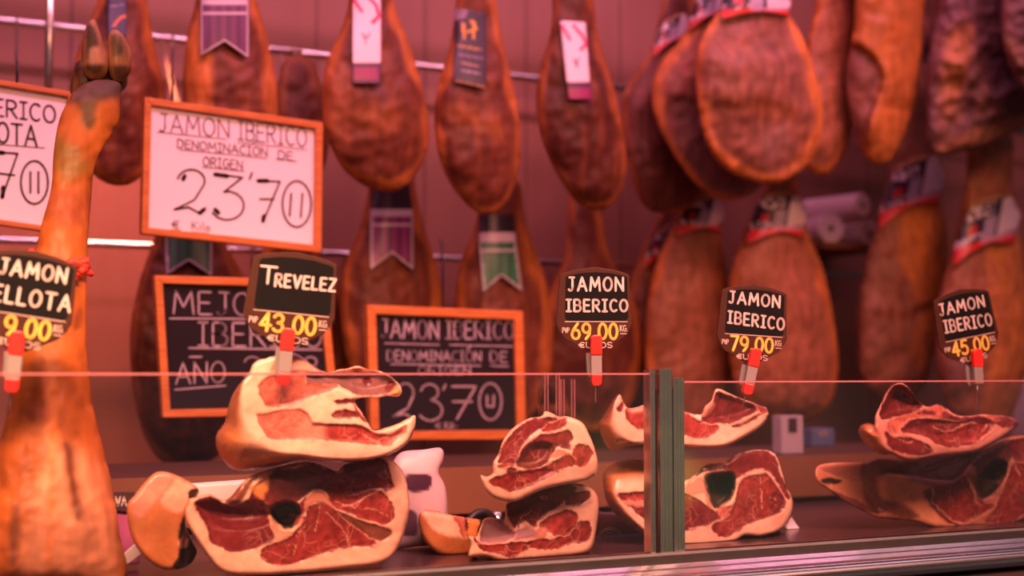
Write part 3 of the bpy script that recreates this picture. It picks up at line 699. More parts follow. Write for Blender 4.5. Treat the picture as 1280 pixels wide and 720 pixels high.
H('dark ham with a black and gold strap in the upper row', UP, [(574, -80), (614, -80), (620, 0), (628, 50), (642, 110), (651, 170), (645, 225), (625, 262), (598, 266), (570, 240), (550, 200), (543, 150), (548, 105), (562, 60), (570, 0)], 2.58, DK2,
  [lab_paint([(568, 10), (607, 16), (608, 111), (568, 102)], (.04, .025, .05), [('l', [(579, 30), (580, 47)], 1.8, (.80, .38, .04)), ('l', [(589, 26), (593, 29), (592, 47)], 1.8, (.80, .38, .04)), ('l', [(584, 40), (596, 36)], 1.5, (.80, .38, .04)), ('l', [(573, 57), (601, 62)], 1.3, (.50, .24, .04)),
     ('l', [(573, 68), (603, 73)], .9, (.3, .2, .3)), ('l', [(576, 78), (598, 83)], 1.2, (.4, .22, .2)), ('l', [(578, 88), (600, 92)], 1.2, (.35, .25, .35)), ('l', [(570, 102), (607, 110)], 1.6, (.55, .25, .12)), ('p', [(568, 8), (585, 10), (583, 22), (568, 26)], 0, (.25, .16, .24))])],
  rim=RIM, rimw=9, seed=5, patches=[([(560, 130), (620, 145), (630, 175), (600, 165), (560, 150)], (.30, .09, .03), 14)])
H('darkest ham with a tilted pink and white strap', UP, [(694, -80), (738, -80), (742, 0), (752, 60), (768, 110), (780, 170), (783, 215), (770, 252), (745, 263), (720, 252), (695, 215), (676, 170), (670, 120), (678, 75), (690, 30)], 2.58, (.12, .026, .018),
  [lab_paint([(700, 26), (732, 28), (739, 125), (711, 124)], (.90, .72, .80), [('p', [(690, 104), (750, 104), (750, 130), (690, 130)], 0, (.30, .015, .13)), ('p', [(690, 103), (750, 103), (750, 110), (690, 110)], 0, (.08, .015, .08)),
     ('l', [(702, 32), (712, 49)], 2.0, (.85, .02, .14)), ('l', [(717, 32), (729, 46), (733, 56), (726, 62)], 2.0, (.85, .02, .14)), ('l', [(717, 73), (719, 79), (724, 73)], .9, (.2, .1, .18)), ('l', [(721, 76), (721, 84)], .9, (.2, .1, .18)), ('l', [(713, 92), (732, 92)], .6, (.6, .4, .5))])],
  rim=(.30, .09, .03), rimw=8, seed=6)
H('leftmost red-banded ham of the crowded cluster', UP, [(838, -60), (866, -60), (868, 10), (868, 60), (900, 110), (900, 180), (880, 245), (845, 265), (810, 262), (790, 225), (779, 170), (779, 120), (795, 90), (815, 60), (826, 10)], 2.80, (.20, .06, .045), [lab_red((816, 72), (42, -22), (8, -42))], rim=RIM, rimw=8, flat=.38, seed=7, mat='pale')
H('red-banded ham overlapping the leftmost of its cluster', UP, [(876, -60), (915, -60), (925, 0), (960, 60), (975, 150), (962, 220), (930, 247), (895, 248), (865, 225), (840, 190), (820, 150), (815, 110), (828, 75), (850, 50), (866, 15)], 2.66, (.36, .12, .08), [lab_red((860, 40), (46, -20), (8, -44))], rim=ORG, rimw=12, flat=.38, seed=8, mat='pale', dents=[([(832, 132), (870, 128), (905, 205), (950, 215), (950, 238), (900, 238), (872, 218), (848, 185)], .010, 8)], patches=[([(832, 132), (870, 128), (905, 205), (950, 215), (950, 238), (900, 238), (872, 218), (848, 185)], (.22, .10, .085), 5)])
H('broad pale ham at the front of the red-banded cluster', UP, [(916, -80), (974, -80), (982, 5), (1005, 50), (1025, 110), (1028, 160), (1010, 205), (975, 228), (935, 225), (900, 205), (880, 170), (870, 110), (872, 60), (890, 25), (906, 0)], 2.50, (.33, .12, .08), [lab_red((903, 24), (84, -2), (0, -42))], rim=ORG, rimw=12, flat=.42, seed=9, mat='pale', dents=[([(885, 128), (915, 130), (960, 128), (1000, 150), (1015, 150), (1005, 200), (975, 218), (935, 215), (905, 195), (890, 165)], .009, 9), ([(905, 20), (985, 20), (990, 60), (945, 70), (900, 60)], .012, 15)],
  patches=[([(895, 110), (925, 125), (960, 118), (1000, 140), (960, 150), (915, 140)], (.22, .07, .03), 7), ([(950, 165), (985, 160), (985, 195), (955, 200)], (.26, .12, .10), 8)])
H('narrow orange ham leaning right of the broad pale one', UP, [(1028, -80), (1078, -80), (1076, 20), (1062, 80), (1068, 130), (1060, 180), (1035, 217), (1010, 212), (985, 180), (1003, 120), (1008, 60), (1018, 10)], 2.62, (.46, .16, .08), rim=ORG, rimw=8, seed=10, mat='pale', patches=[([(1000, 80), (1030, 90), (1020, 170), (990, 170)], (.24, .09, .06), 9)])
H('golden ham with a knee-like crease in the upper row', UP, [(1078, -80), (1152, -80), (1155, 30), (1150, 90), (1140, 140), (1120, 190), (1100, 207), (1078, 190), (1062, 140), (1058, 90), (1068, 30)], 2.54, (.62, .21, .05), seed=11, mat='skin', flat=.5, dents=[([(1050, 60), (1085, 65), (1104, 100), (1085, 150), (1078, 200), (1050, 150)], .02, 5), ([(1106, 128), (1145, 128), (1145, 139), (1108, 140)], .006, 8)], patches=[([(1062, 60), (1085, 70), (1100, 95), (1088, 150), (1072, 190), (1055, 140)], (.22, .08, .06), 6), ([(1108, 130), (1140, 132), (1140, 136), (1108, 136)], (.34, .1, .02), 3)])
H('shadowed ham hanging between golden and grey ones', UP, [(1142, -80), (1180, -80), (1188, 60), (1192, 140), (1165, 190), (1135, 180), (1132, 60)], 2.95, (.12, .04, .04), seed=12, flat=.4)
H('wide greyish shoulder ham at the upper right corner', UP, [(1180, -90), (1300, -90), (1340, 0), (1350, 90), (1330, 145), (1280, 160), (1230, 182), (1182, 193), (1162, 182), (1157, 110), (1164, 50), (1174, 0)], 2.50, (.22, .105, .115), seed=13, mat='grey', flat=.42, wob=.03, patches=[([(1180, 50), (1215, 30), (1210, 90), (1180, 150)], (.40, .16, .07), 10), ([(1180, 178), (1300, 135), (1300, 155), (1190, 188)], (.40, .18, .11), 5)])
H('greyish ham half cut off at the right edge', UP, [(1262, -90), (1330, -90), (1370, 0), (1370, 80), (1330, 135), (1285, 120), (1255, 60), (1252, 0)], 2.33, (.16, .07, .08), seed=14, mat='grey', flat=.4, wob=.02)
# lower row
H('dark ham with a green ribbon behind the MEJOR IBERICO board', LO, [(212, 200), (256, 200), (264, 250), (280, 300), (310, 360), (320, 450), (300, 540), (250, 582), (200, 575), (172, 520), (162, 430), (172, 360), (192, 300), (206, 250)], 2.80, (.13, .03, .018),
  [lab_banner([(206, 285), (265, 285), (265, 346), (236, 326), (208, 344)], (.02, .10, .06))], rim=(.26, .08, .03), seed=15)
H('dark ham hanging behind the TREVELEZ price tag', LO, [(345, 240), (388, 240), (400, 320), (430, 370), (445, 430), (430, 480), (390, 500), (340, 490), (320, 420), (325, 340)], 2.93, DK, rim=RIM, rimw=12, seed=16, flat=.45)
H('cured ham with a purple ribbon in the lower row', LO, [(467, 196), (510, 196), (520, 240), (532, 290), (548, 340), (552, 400), (545, 470), (510, 520), (470, 515), (440, 470), (426, 400), (428, 340), (448, 290), (460, 240)], 2.83, DK2,
  [lab_banner([(465, 230), (512, 230), (516, 262), (517, 338), (490, 317), (463, 338), (463, 262)], (.20, .035, .15), bandv=(261, 271))], rim=RIM, rimw=12, seed=17)
H('cured ham with a green ribbon in the lower row', LO, [(607, 225), (648, 225), (655, 270), (668, 310), (685, 360), (692, 420), (685, 480), (655, 530), (610, 525), (580, 480), (568, 400), (575, 330), (592, 290), (600, 250)], 2.81, DK2,
  [lab_banner([(599, 268), (643, 268), (645, 300), (653, 365), (627, 345), (604, 366), (598, 300)], (.03, .16, .09), bandv=(291, 302))], rim=RIM, rimw=12, seed=18)
H('dark ham with a thin neck behind the 69,00 price tag', LO, [(714, 225), (746, 225), (752, 260), (762, 320), (790, 370), (803, 430), (793, 500), (758, 540), (715, 530), (685, 480), (676, 410), (688, 360), (706, 320), (710, 260)], 2.92, (.17, .045, .035), rim=RIM, rimw=9, flat=.42, seed=19)
H('ham half hidden left of the one behind the 79,00 tag', LO, [(834, 245), (856, 245), (852, 280), (860, 340), (870, 400), (865, 460), (830, 490), (795, 470), (780, 410), (786, 360), (803, 310), (822, 270)], 2.99, (.26, .08, .05), [lab_red((803, 338), (45, -22), (12, -46))], rim=RIM, seed=20, mat='pale')
H('red-banded pale ham left of the 79,00 price tag', LO, [(864, 212), (893, 212), (898, 245), (903, 300), (910, 360), (912, 430), (905, 500), (880, 542), (845, 545), (818, 510), (806, 450), (808, 390), (820, 330), (840, 285), (858, 245)], 2.87, (.44, .16, .085), [lab_red((846, 296), (54, -2), (12, -50))], rim=ORG, rimw=8, seed=21, mat='pale')
H('broad red-banded ham behind the 79,00 price tag', LO, [(960, 195), (992, 195), (997, 235), (1010, 290), (1030, 340), (1042, 400), (1048, 460), (1035, 510), (1000, 527), (950, 522), (922, 490), (910, 420), (912, 350), (925, 300), (942, 265), (955, 235)], 2.78, (.50, .18, .09), [lab_red((933, 306), (70, -6), (12, -62))], rim=ORG, rimw=9, seed=22, mat='pale')
H('red-banded ham between 79,00 and 45,00 price tags', LO, [(1122, 90), (1166, 90), (1168, 200), (1178, 260), (1186, 310), (1182, 380), (1168, 440), (1150, 490), (1110, 505), (1080, 480), (1070, 420), (1077, 350), (1092, 290), (1105, 240), (1116, 190)], 2.82, (.40, .17, .10), [lab_red((1097, 288), (76, -30), (14, -76))], off=.014, seed=23, mat='pale',
  patches=[([(1130, 230), (1190, 240), (1190, 380), (1165, 470), (1140, 440), (1150, 380), (1125, 320)], (.66, .24, .06), 8), ([(1085, 382), (1130, 388), (1165, 372), (1165, 382), (1130, 398), (1085, 392)], (.20, .07, .03), 5)])
H('rightmost red-banded orange ham behind the 45,00 price tag', LO, [(1212, 165), (1264, 165), (1265, 230), (1274, 290), (1282, 350), (1285, 420), (1277, 490), (1250, 542), (1215, 547), (1185, 510), (1170, 440), (1174, 370), (1188, 320), (1198, 270), (1208, 220)], 2.66, (.52, .20, .10), [lab_red((1190, 334), (78, -26), (14, -76))], off=.014, seed=24, mat='pale',
  patches=[([(1235, 290), (1290, 290), (1290, 430), (1260, 550), (1225, 550), (1240, 430)], (.66, .24, .06), 10), ([(1180, 380), (1210, 380), (1215, 480), (1185, 490)], (.26, .12, .10), 12)])

# paper rolls on their shelf
sh = P(1050, 306, 2.95)
o = MB().box(sh[0] - .10, sh[0] + .13, 2.90, 3.1499, sh[2] - .016, sh[2]).obj('wall_shelf', M['counter'], bevel=.002); tag(o, 'short wall shelf carrying the white paper rolls', 'shelf')
def roll(x, y, z, r, L, ang, label):
    e_ = Vector((math.cos(ang), -math.sin(ang), 0)) * L / 2; c = Vector((x, y, z)); root = empty('paper_roll', label, 'paper roll', (x, y, z - r), 'white paper rolls')
    m = MB().tube([c - e_, c + e_], r, 24); m.obj('paper', M['paper'], root, smooth=False, bevel=.002)
    MB().tube([c - e_ * 1.01, c + e_ * 1.01], r * .22, 14).obj('core', M['darkpack'], root)
roll(sh[0] - .035, 3.0, sh[2] + .037, .0365, .19, 1.88, 'white paper roll lying lowest on the shelf, end facing out')
roll(sh[0] + .10, 3.03, sh[2] + .034, .0335, .18, 1.6, 'white paper roll mostly hidden by the red-banded ham')
roll(sh[0] + .025, 3.0, sh[2] + .105, .032, .19, 1.38, 'white paper roll lying across the other rolls')
# ------------------------------------------------------------------ standing ham leg at left
leg_out = [(94, 112), (120, 100), (150, 104), (150, 128), (149, 150), (137, 172), (124, 192), (117, 215), (114, 250), (110, 300), (108, 360), (108, 430), (113, 480), (119, 520), (129, 560), (141, 610), (150, 670), (155, 722), (80, 727), (-22, 722), (-14, 640), (-4, 570), (8, 520), (20, 450), (30, 390), (40, 330), (52, 280), (64, 235), (67, 190), (74, 150), (86, 125)]
root, fr, mpp = ham('whole ham leg standing upright, trotter raised, at far left', None, leg_out, 1.80, (.50, .13, .022), name='standing_ham_leg', cat='ham', mat='skin', flat=.60, seed=31, step=2.2, wob=.004, dtilt=.28, lean=True,
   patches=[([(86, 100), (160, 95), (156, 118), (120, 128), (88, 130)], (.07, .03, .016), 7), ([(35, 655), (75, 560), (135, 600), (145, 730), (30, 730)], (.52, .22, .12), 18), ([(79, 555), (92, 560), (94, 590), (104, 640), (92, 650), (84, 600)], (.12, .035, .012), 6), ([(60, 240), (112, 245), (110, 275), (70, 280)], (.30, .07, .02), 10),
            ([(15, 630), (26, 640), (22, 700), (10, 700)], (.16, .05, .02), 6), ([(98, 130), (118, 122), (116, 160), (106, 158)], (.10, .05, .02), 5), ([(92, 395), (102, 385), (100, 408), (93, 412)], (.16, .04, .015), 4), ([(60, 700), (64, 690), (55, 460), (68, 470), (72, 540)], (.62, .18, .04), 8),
            ([(70, 170), (100, 190), (110, 215), (75, 225)], (.24, .12, .03), 9)])
def fd(u, v, off): return float(fr(np.array([[u, v]], float))[0]) - off
LEGD = 1.97
def small_lump(nm, outline, d, base, mat, parent, flat=.7, step=1.6, seed=0, patches=(), label=None):
    poly = smooth_poly(outline, 4); inf = Inflate(poly, 40); mp_ = MPP(*poly.mean(0), d); pats = [(smooth_poly(p[0], 3), MAG(p[1]), p[2]) for p in patches]
    def col(u, s, b):
        C = np.tile(MAG(base), (len(u), 1))
        for p, c, sf in pats:
            q, _ = sdf(u, p); t = sstep(q, -sf, sf)[:, None]; C = C * (1 - t) + c * t
        return C, np.zeros(len(u))
    o = shell(nm, poly, step, lambda u, s: d - flat * inf(u) * mp_, lambda u, s, f: d + flat * inf(u) * mp_ + .001, col, M[mat], parent, zmin=FZ + .0005)
    if label: o['label'] = label
    return o
small_lump('hoof', [(88, 116), (91, 92), (98, 76), (116, 72), (132, 66), (150, 74), (160, 92), (156, 112), (136, 124), (106, 126)], 1.965, (.05, .018, .014), 'rind', root, seed=1)
small_lump('toe', [(102, 64), (105, 42), (111, 27), (119, 25), (125, 40), (131, 58), (136, 75), (133, 94), (120, 101), (107, 95), (102, 80)], 1.93, (.34, .14, .09), 'rind', root, patches=[([(108, 34), (118, 34), (123, 62), (110, 72)], (.07, .035, .03), 3), ([(112, 62), (128, 60), (130, 82), (114, 84)], (.50, .22, .16), 4), ([(98, 84), (138, 82), (138, 106), (98, 106)], (.07, .028, .018), 4)], label='left toe with a dark worn sole')
small_lump('toe', [(135, 66), (135, 46), (141, 37), (151, 40), (160, 54), (165, 72), (162, 92), (150, 103), (139, 98), (134, 82)], 1.935, (.30, .13, .07), 'rind', root, patches=[([(139, 44), (151, 46), (154, 64), (142, 70)], (.08, .05, .03), 3), ([(130, 84), (165, 84), (165, 108), (130, 108)], (.07, .028, .018), 4)], label='right toe with a dark worn sole')
small_lump('dewclaw', [(120, 150), (126, 136), (132, 130), (134, 138), (144, 133), (148, 140), (143, 158), (135, 172), (122, 166)], 1.93, (.72, .20, .05), 'skin', root)
ring = []
for i in range(20):
    a = 2 * math.pi * i / 20; u = 76 + 37 * math.cos(a); v = 334 + 8 * math.cos(a) + 3 * math.sin(2 * a)
    c3 = P(u, v, 1.80 + .28 * (440 - v) * mpp); ring.append((c3[0], c3[1] - .034 * math.sin(a) - .003, c3[2]))
MB().tube(ring, .0035, 8, closed=True).obj('red_string', M['redstring'], root, smooth=True)
kn = MB(); kd = fd(98, 335, .012)
for q in ([(80, 332), (90, 326), (104, 329), (108, 338), (98, 345), (86, 340), (80, 333)], [(86, 330), (95, 350), (88, 354), (84, 342)], [(96, 328), (110, 325), (110, 332), (100, 340)], [(38, 313), (44, 320), (54, 327), (80, 330)]):
    kn.tube([P(a, b, kd - .004 * (i % 2)) for i, (a, b) in enumerate(q)], .0042, 8)
kn.obj('string_knot', M['redstring'], root, smooth=True)

# ------------------------------------------------------------------ cut hams in the case
G1 = 'cut hams stacked in the display case'
A1 = lambda pts: CR(260, 430, 4.5, pts)
cut_piece('cut_ham', 'large pale-fatted cut ham on top of the left stack, under TREVELEZ tag', G1,
  A1([(250, 110), (290, 84), (330, 80), (400, 58), (490, 50), (560, 95), (640, 150), (700, 156), (735, 145), (790, 138), (840, 124), (900, 142), (940, 148), (1010, 165), (1065, 215), (1090, 262), (1070, 295), (1010, 292), (960, 300), (880, 300), (830, 315), (835, 345), (870, 390), (905, 440), (935, 485), (1000, 468), (1060, 450), (1110, 425), (1150, 402), (1168, 412), (1160, 480), (1125, 555), (1050, 610), (950, 648), (800, 668), (650, 662), (520, 655), (430, 678), (300, 702), (200, 715), (130, 700), (70, 635), (42, 560), (55, 490), (95, 440), (110, 370), (140, 280), (190, 205), (235, 160)]),
  1.60, [
   (A1([(280, 250), (300, 215), (340, 180), (430, 160), (560, 150), (720, 225), (715, 252), (600, 290), (480, 338), (350, 355), (310, 320)]), 'coral', 1.2),
   (A1([(400, 60), (480, 60), (560, 105), (640, 158), (560, 170), (470, 150), (400, 140), (350, 150)]), 'pink', 2.0),
   (A1([(545, 180), (640, 158), (740, 150), (850, 135), (960, 158), (1040, 195), (1075, 250), (1000, 288), (880, 292), (800, 270), (720, 228), (640, 232), (560, 218)]), 'grey', 1.5),
   (A1([(560, 215), (640, 232), (720, 232), (700, 260), (620, 280), (560, 262)]), 'coral', 1.5),
   (A1([(1000, 235), (1030, 210), (1060, 220), (1040, 255), (1010, 280), (990, 265)]), 'dark', .8), (A1([(1030, 262), (1060, 240), (1080, 265), (1060, 292), (1035, 290)]), 'orange', .8),
   (A1([(870, 195), (910, 185), (918, 225), (885, 235)]), 'dark', 1.2), (A1([(730, 150), (800, 138), (850, 128), (930, 148), (900, 156), (800, 158)]), 'coral', .8),
   (A1([(272, 400), (340, 385), (420, 370), (520, 365), (570, 400), (590, 440), (650, 448), (760, 448), (860, 455), (920, 488), (1010, 505), (1060, 485), (1115, 455), (1112, 500), (1070, 540), (1000, 572), (850, 562), (650, 540), (500, 540), (360, 540), (310, 495)]), 'coral', 1.0),
   (A1([(590, 450), (700, 450), (860, 462), (930, 500), (1020, 515), (1095, 480), (1060, 530), (980, 565), (850, 555), (660, 535), (600, 500)]), 'bright', 2.0),
   (A1([(540, 400), (600, 440), (660, 450), (650, 530), (520, 535), (500, 480)]), 'salmon', 4.0),
   (A1([(690, 400), (720, 375), (790, 368), (840, 388), (860, 415), (780, 420), (710, 418)]), 'wine', .8), (A1([(700, 325), (760, 310), (860, 306), (835, 330), (760, 345)]), 'wine', .9),
   (A1([(815, 330), (850, 380), (900, 440), (880, 440), (840, 400)]), 'red', .9)],
  face=A1([(232, 165), (250, 120), (300, 90), (400, 60), (490, 50), (560, 95), (640, 150), (735, 145), (840, 124), (960, 145), (1065, 215), (1092, 265), (1070, 297), (960, 302), (870, 302), (832, 325), (870, 390), (935, 487), (1060, 452), (1155, 400), (1170, 412), (1160, 480), (1120, 550), (1040, 605), (900, 640), (700, 640), (520, 615), (400, 600), (300, 540), (240, 470), (205, 400), (195, 300), (200, 220)]),
  recede=.10, thick=.10, seams=[(A1([(430, 380), (560, 480)]), .7, 'fat2'), (A1([(400, 470), (480, 380)]), .7, 'fat2'), (A1([(440, 530), (560, 440)]), .6, 'fat2'), (A1([(350, 480), (410, 500), (420, 540)]), .6, 'fat2'), (A1([(540, 180), (560, 260)]), .7, 'fat2'), (A1([(860, 500), (960, 560)]), .7, 'fat2')],
  dents=[(A1([(545, 175), (960, 140), (1080, 240), (880, 300), (720, 240)]), .016, 12)], seed=1)
B1 = lambda pts: CR(220, 560, 4.2667, pts)
cut_piece('cut_ham', 'deep red marbled cut ham at the bottom of the left stack', G1,
  B1([(62, 300), (75, 270), (120, 262), (180, 246), (250, 280), (300, 252), (340, 200), (400, 148), (480, 118), (560, 96), (700, 72), (790, 98), (860, 124), (900, 88), (1000, 64), (1110, 48), (1170, 80), (1222, 150), (1246, 300), (1232, 400), (1200, 500), (1150, 580), (1070, 622), (900, 642), (740, 660), (600, 672), (400, 680), (280, 670), (220, 640), (165, 570), (110, 490), (58, 400), (48, 340)]),
  1.645, [
   (B1([(98, 290), (180, 256), (250, 300), (330, 310), (400, 270), (470, 290), (525, 340), (500, 400), (525, 485), (430, 540), (320, 556), (230, 530), (180, 495), (165, 430), (120, 350)]), 'wine', 1.0),
   (B1([(180, 262), (300, 312), (400, 275), (500, 330), (490, 400), (380, 440), (240, 420), (180, 350)]), 'dark', 6),
   (B1([(450, 560), (480, 522), (600, 480), (640, 440), (690, 370), (700, 320), (780, 290), (850, 330), (950, 395), (1062, 490), (1050, 528), (960, 530), (880, 537), (740, 582), (600, 628), (500, 620), (455, 594)]), 'red', .8),
   (B1([(400, 290), (420, 200), (490, 150), (560, 102), (700, 82), (790, 108), (870, 132), (910, 98), (1000, 72), (1105, 58), (1142, 130), (1155, 222), (1060, 232), (960, 300), (850, 310), (800, 240), (760, 218), (700, 262), (682, 350), (600, 370), (500, 380)]), 'wine', 1.0),
   (B1([(490, 160), (600, 110), (780, 115), (860, 140), (760, 200), (690, 260), (640, 300), (540, 290)]), 'deep', 8),
   (B1([(850, 190), (1000, 160), (1140, 180), (1158, 220), (1040, 225), (900, 265), (840, 250)]), 'red', 2.5), (B1([(900, 92), (1000, 70), (1100, 60), (1130, 120), (1000, 160), (920, 140)]), 'deep', 2.0),
   (B1([(820, 255), (960, 262), (1080, 222), (1150, 290), (1165, 360), (1130, 412), (1040, 395), (930, 350), (850, 318)]), 'bright', 1.0),
   (B1([(880, 345), (1000, 390), (1155, 440), (1110, 497), (1050, 485), (960, 420)]), 'brown', 1.5),
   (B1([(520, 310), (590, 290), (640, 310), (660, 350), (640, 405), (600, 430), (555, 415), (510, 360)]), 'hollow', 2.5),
   (B1([(690, 340), (685, 290), (720, 245), (765, 218), (800, 250), (835, 300), (850, 332), (790, 305), (740, 290), (710, 315)]), 'salmon', .8),
   (B1([(490, 372), (510, 358), (545, 430), (625, 450), (600, 478), (530, 492), (520, 440)]), 'fat2', .8), (B1([(598, 365), (640, 350), (695, 378), (640, 412)]), 'coral', .7),
   (B1([(380, 210), (440, 190), (490, 150), (495, 210), (460, 280), (420, 250)]), 'orange', 1.6), (B1([(260, 280), (330, 212), (400, 160), (440, 150), (400, 210), (340, 300), (290, 305)]), 'brown', 1.5),
   (B1([(560, 98), (620, 95), (700, 74), (715, 84), (640, 105), (560, 115)]), 'orange', .8)],
  thick=.14, seams=[(B1([(850, 285), (960, 320), (1000, 265), (1095, 218), (1150, 260)]), 1.0, 'fat2'), (B1([(850, 330), (960, 372), (1060, 400), (1150, 432)]), 1.0, 'fat2'), (B1([(765, 300), (762, 370), (742, 440)]), .8, 'fat2'), (B1([(800, 345), (880, 420), (905, 460), (925, 520)]), .8, 'fat2'),
    (B1([(860, 345), (960, 430), (1050, 490)]), .7, 'fat2'), (B1([(600, 510), (640, 520), (630, 570)]), .7, 'fat2'), (B1([(95, 295), (110, 350), (150, 400), (172, 460)]), 1.6, 'fat2'), (B1([(700, 400), (640, 470)]), .6, 'fat2'), (B1([(980, 330), (1050, 320), (1130, 360)]), .7, 'fat2')],
  dents=[(B1([(510, 310), (590, 280), (650, 305), (665, 350), (640, 410), (600, 435), (545, 420), (505, 360)]), .04, 7), (B1([(98, 290), (250, 285), (330, 290), (500, 320), (500, 400), (300, 430), (160, 400)]), .015, 14), (B1([(480, 140), (780, 90), (1120, 60), (1000, 160), (800, 190), (600, 260)]), -.012, 20)], seed=2)
C1 = lambda pts: CR(590, 500, 7.2, pts); D1 = lambda pts: CR(510, 590, 4.923, pts)
cut_piece('cut_ham', 'rounded cut ham on top of the middle stack, below 69,00 tag', G1,
  C1([(75, 690), (85, 672), (130, 690), (185, 655), (188, 560), (240, 480), (268, 385), (350, 268), (500, 168), (620, 148), (655, 100), (720, 118), (780, 150), (860, 148), (990, 200), (1050, 300), (1100, 420), (1132, 560), (1120, 660)]) + D1([(1130, 30), (1085, 55), (900, 90), (780, 130), (655, 183), (540, 165), (480, 118), (450, 60)]),
  1.62, [
   (C1([(225, 570), (250, 485), (285, 385), (380, 270), (520, 175), (640, 158), (800, 160), (700, 230), (610, 275), (550, 320), (480, 400), (430, 490), (395, 560), (380, 600), (300, 580)]), 'wine', 1.0),
   (C1([(420, 520), (450, 440), (520, 370), (620, 310), (740, 300), (860, 268), (915, 340), (885, 400), (885, 450), (800, 420), (740, 470), (700, 535), (620, 600), (500, 625), (400, 590)]), 'wine', .9),
   (C1([(420, 530), (520, 400), (700, 380), (740, 460), (640, 590), (500, 620)]), 'dark', 4),
   (C1([(620, 270), (700, 210), (800, 165), (862, 162), (840, 240), (740, 292), (660, 296)]), 'red', .9),
   (C1([(920, 425), (980, 396), (1060, 415), (1092, 470), (1070, 550), (1000, 606), (940, 600), (880, 560), (900, 490)]), 'bright', .9),
   (C1([(350, 720), (420, 655), (560, 640), (680, 580), (780, 530), (880, 480), (930, 590), (860, 615), (740, 650), (620, 710), (560, 760), (400, 800)]), 'red', 1.0),
   (D1([(495, 45), (560, 25), (640, 0), (800, -20), (930, -10), (870, 35), (760, 85), (650, 125), (580, 105), (520, 80)]), 'red', 1.0),
   (C1([(390, 560), (450, 540), (600, 550), (560, 600), (440, 610)]), 'brown', 1.6), (C1([(235, 590), (330, 575), (330, 615), (240, 625)]), 'coral', .8),
   (C1([(700, 385), (780, 400), (880, 445), (800, 420)]), 'black', .6), (C1([(700, 520), (760, 440), (860, 470), (820, 500)]), 'salmon', 1.0), (C1([(300, 640), (350, 600), (410, 630), (330, 660)]), 'dark', .8)],
  thick=.11, seams=[(C1([(420, 500), (450, 430), (540, 340), (640, 290), (760, 285), (860, 262)]), .9, 'fat2'), (C1([(620, 270), (700, 205), (810, 160)]), .7, 'fat2'), (C1([(200, 640), (200, 560), (245, 485), (280, 390), (370, 265)]), .8, 'fat2'), (C1([(880, 480), (930, 520), (940, 590)]), .6, 'fat2')],
  dents=[(C1([(430, 500), (560, 380), (720, 400), (700, 530), (560, 610), (430, 600)]), .010, 8)], seed=3)
cut_piece('cut_ham', 'cut ham with two red muscle rounds under the middle stack', G1,
  D1([(370, 400), (400, 393), (425, 395), (440, 350), (470, 288), (540, 285), (590, 310), (605, 200), (650, 165), (740, 140), (850, 105), (1000, 70), (1110, 88), (1162, 140), (1174, 220), (1160, 350), (1132, 470), (1060, 508), (900, 530), (700, 545), (560, 548), (480, 520), (385, 526), (370, 505), (382, 450)]),
  1.66, [
   (D1([(610, 200), (740, 145), (850, 110), (980, 78), (1040, 100), (960, 180), (820, 290), (780, 340), (720, 300), (660, 355), (620, 290)]), 'wine', 1.0), (D1([(610, 200), (740, 145), (850, 115), (860, 150), (740, 220), (640, 270)]), 'dark', 3),
   (D1([(965, 195), (1000, 130), (1060, 120), (1118, 122), (1105, 180), (1040, 212)]), 'red', .8), (D1([(800, 335), (860, 275), (980, 232), (1045, 262), (1030, 330), (970, 385), (910, 395), (860, 365)]), 'bright', .8),
   (D1([(1000, 350), (1040, 310), (1110, 302), (1132, 350), (1105, 430), (1000, 440), (940, 470), (860, 480), (760, 470), (720, 440), (800, 410), (900, 410)]), 'red', .9), (D1([(455, 440), (560, 440), (740, 430), (720, 490), (620, 528), (570, 500), (470, 492), (410, 430), (410, 400)]), 'red', 1.0),
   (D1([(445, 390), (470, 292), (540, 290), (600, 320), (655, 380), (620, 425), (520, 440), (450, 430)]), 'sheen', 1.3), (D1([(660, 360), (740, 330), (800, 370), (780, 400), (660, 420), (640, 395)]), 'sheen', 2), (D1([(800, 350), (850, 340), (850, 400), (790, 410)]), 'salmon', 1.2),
   (D1([(815, 150), (850, 140), (860, 160), (830, 170)]), 'pink', 1.0)],
  thick=.12, seams=[(D1([(600, 220), (620, 290), (655, 360), (700, 280), (760, 240)]), 1.0, 'fat2'), (D1([(700, 310), (740, 340), (780, 350)]), .9, 'pink'), (D1([(850, 400), (900, 400), (1000, 385), (1060, 290)]), 1.1, 'fat2'), (D1([(420, 440), (620, 425), (800, 400)]), .8, 'pink')],
  dents=[(D1([(450, 290), (600, 300), (660, 380), (600, 430), (440, 430)]), .012, 8)], seed=4)
E1 = lambda pts: CR(730, 470, 5.333, pts)
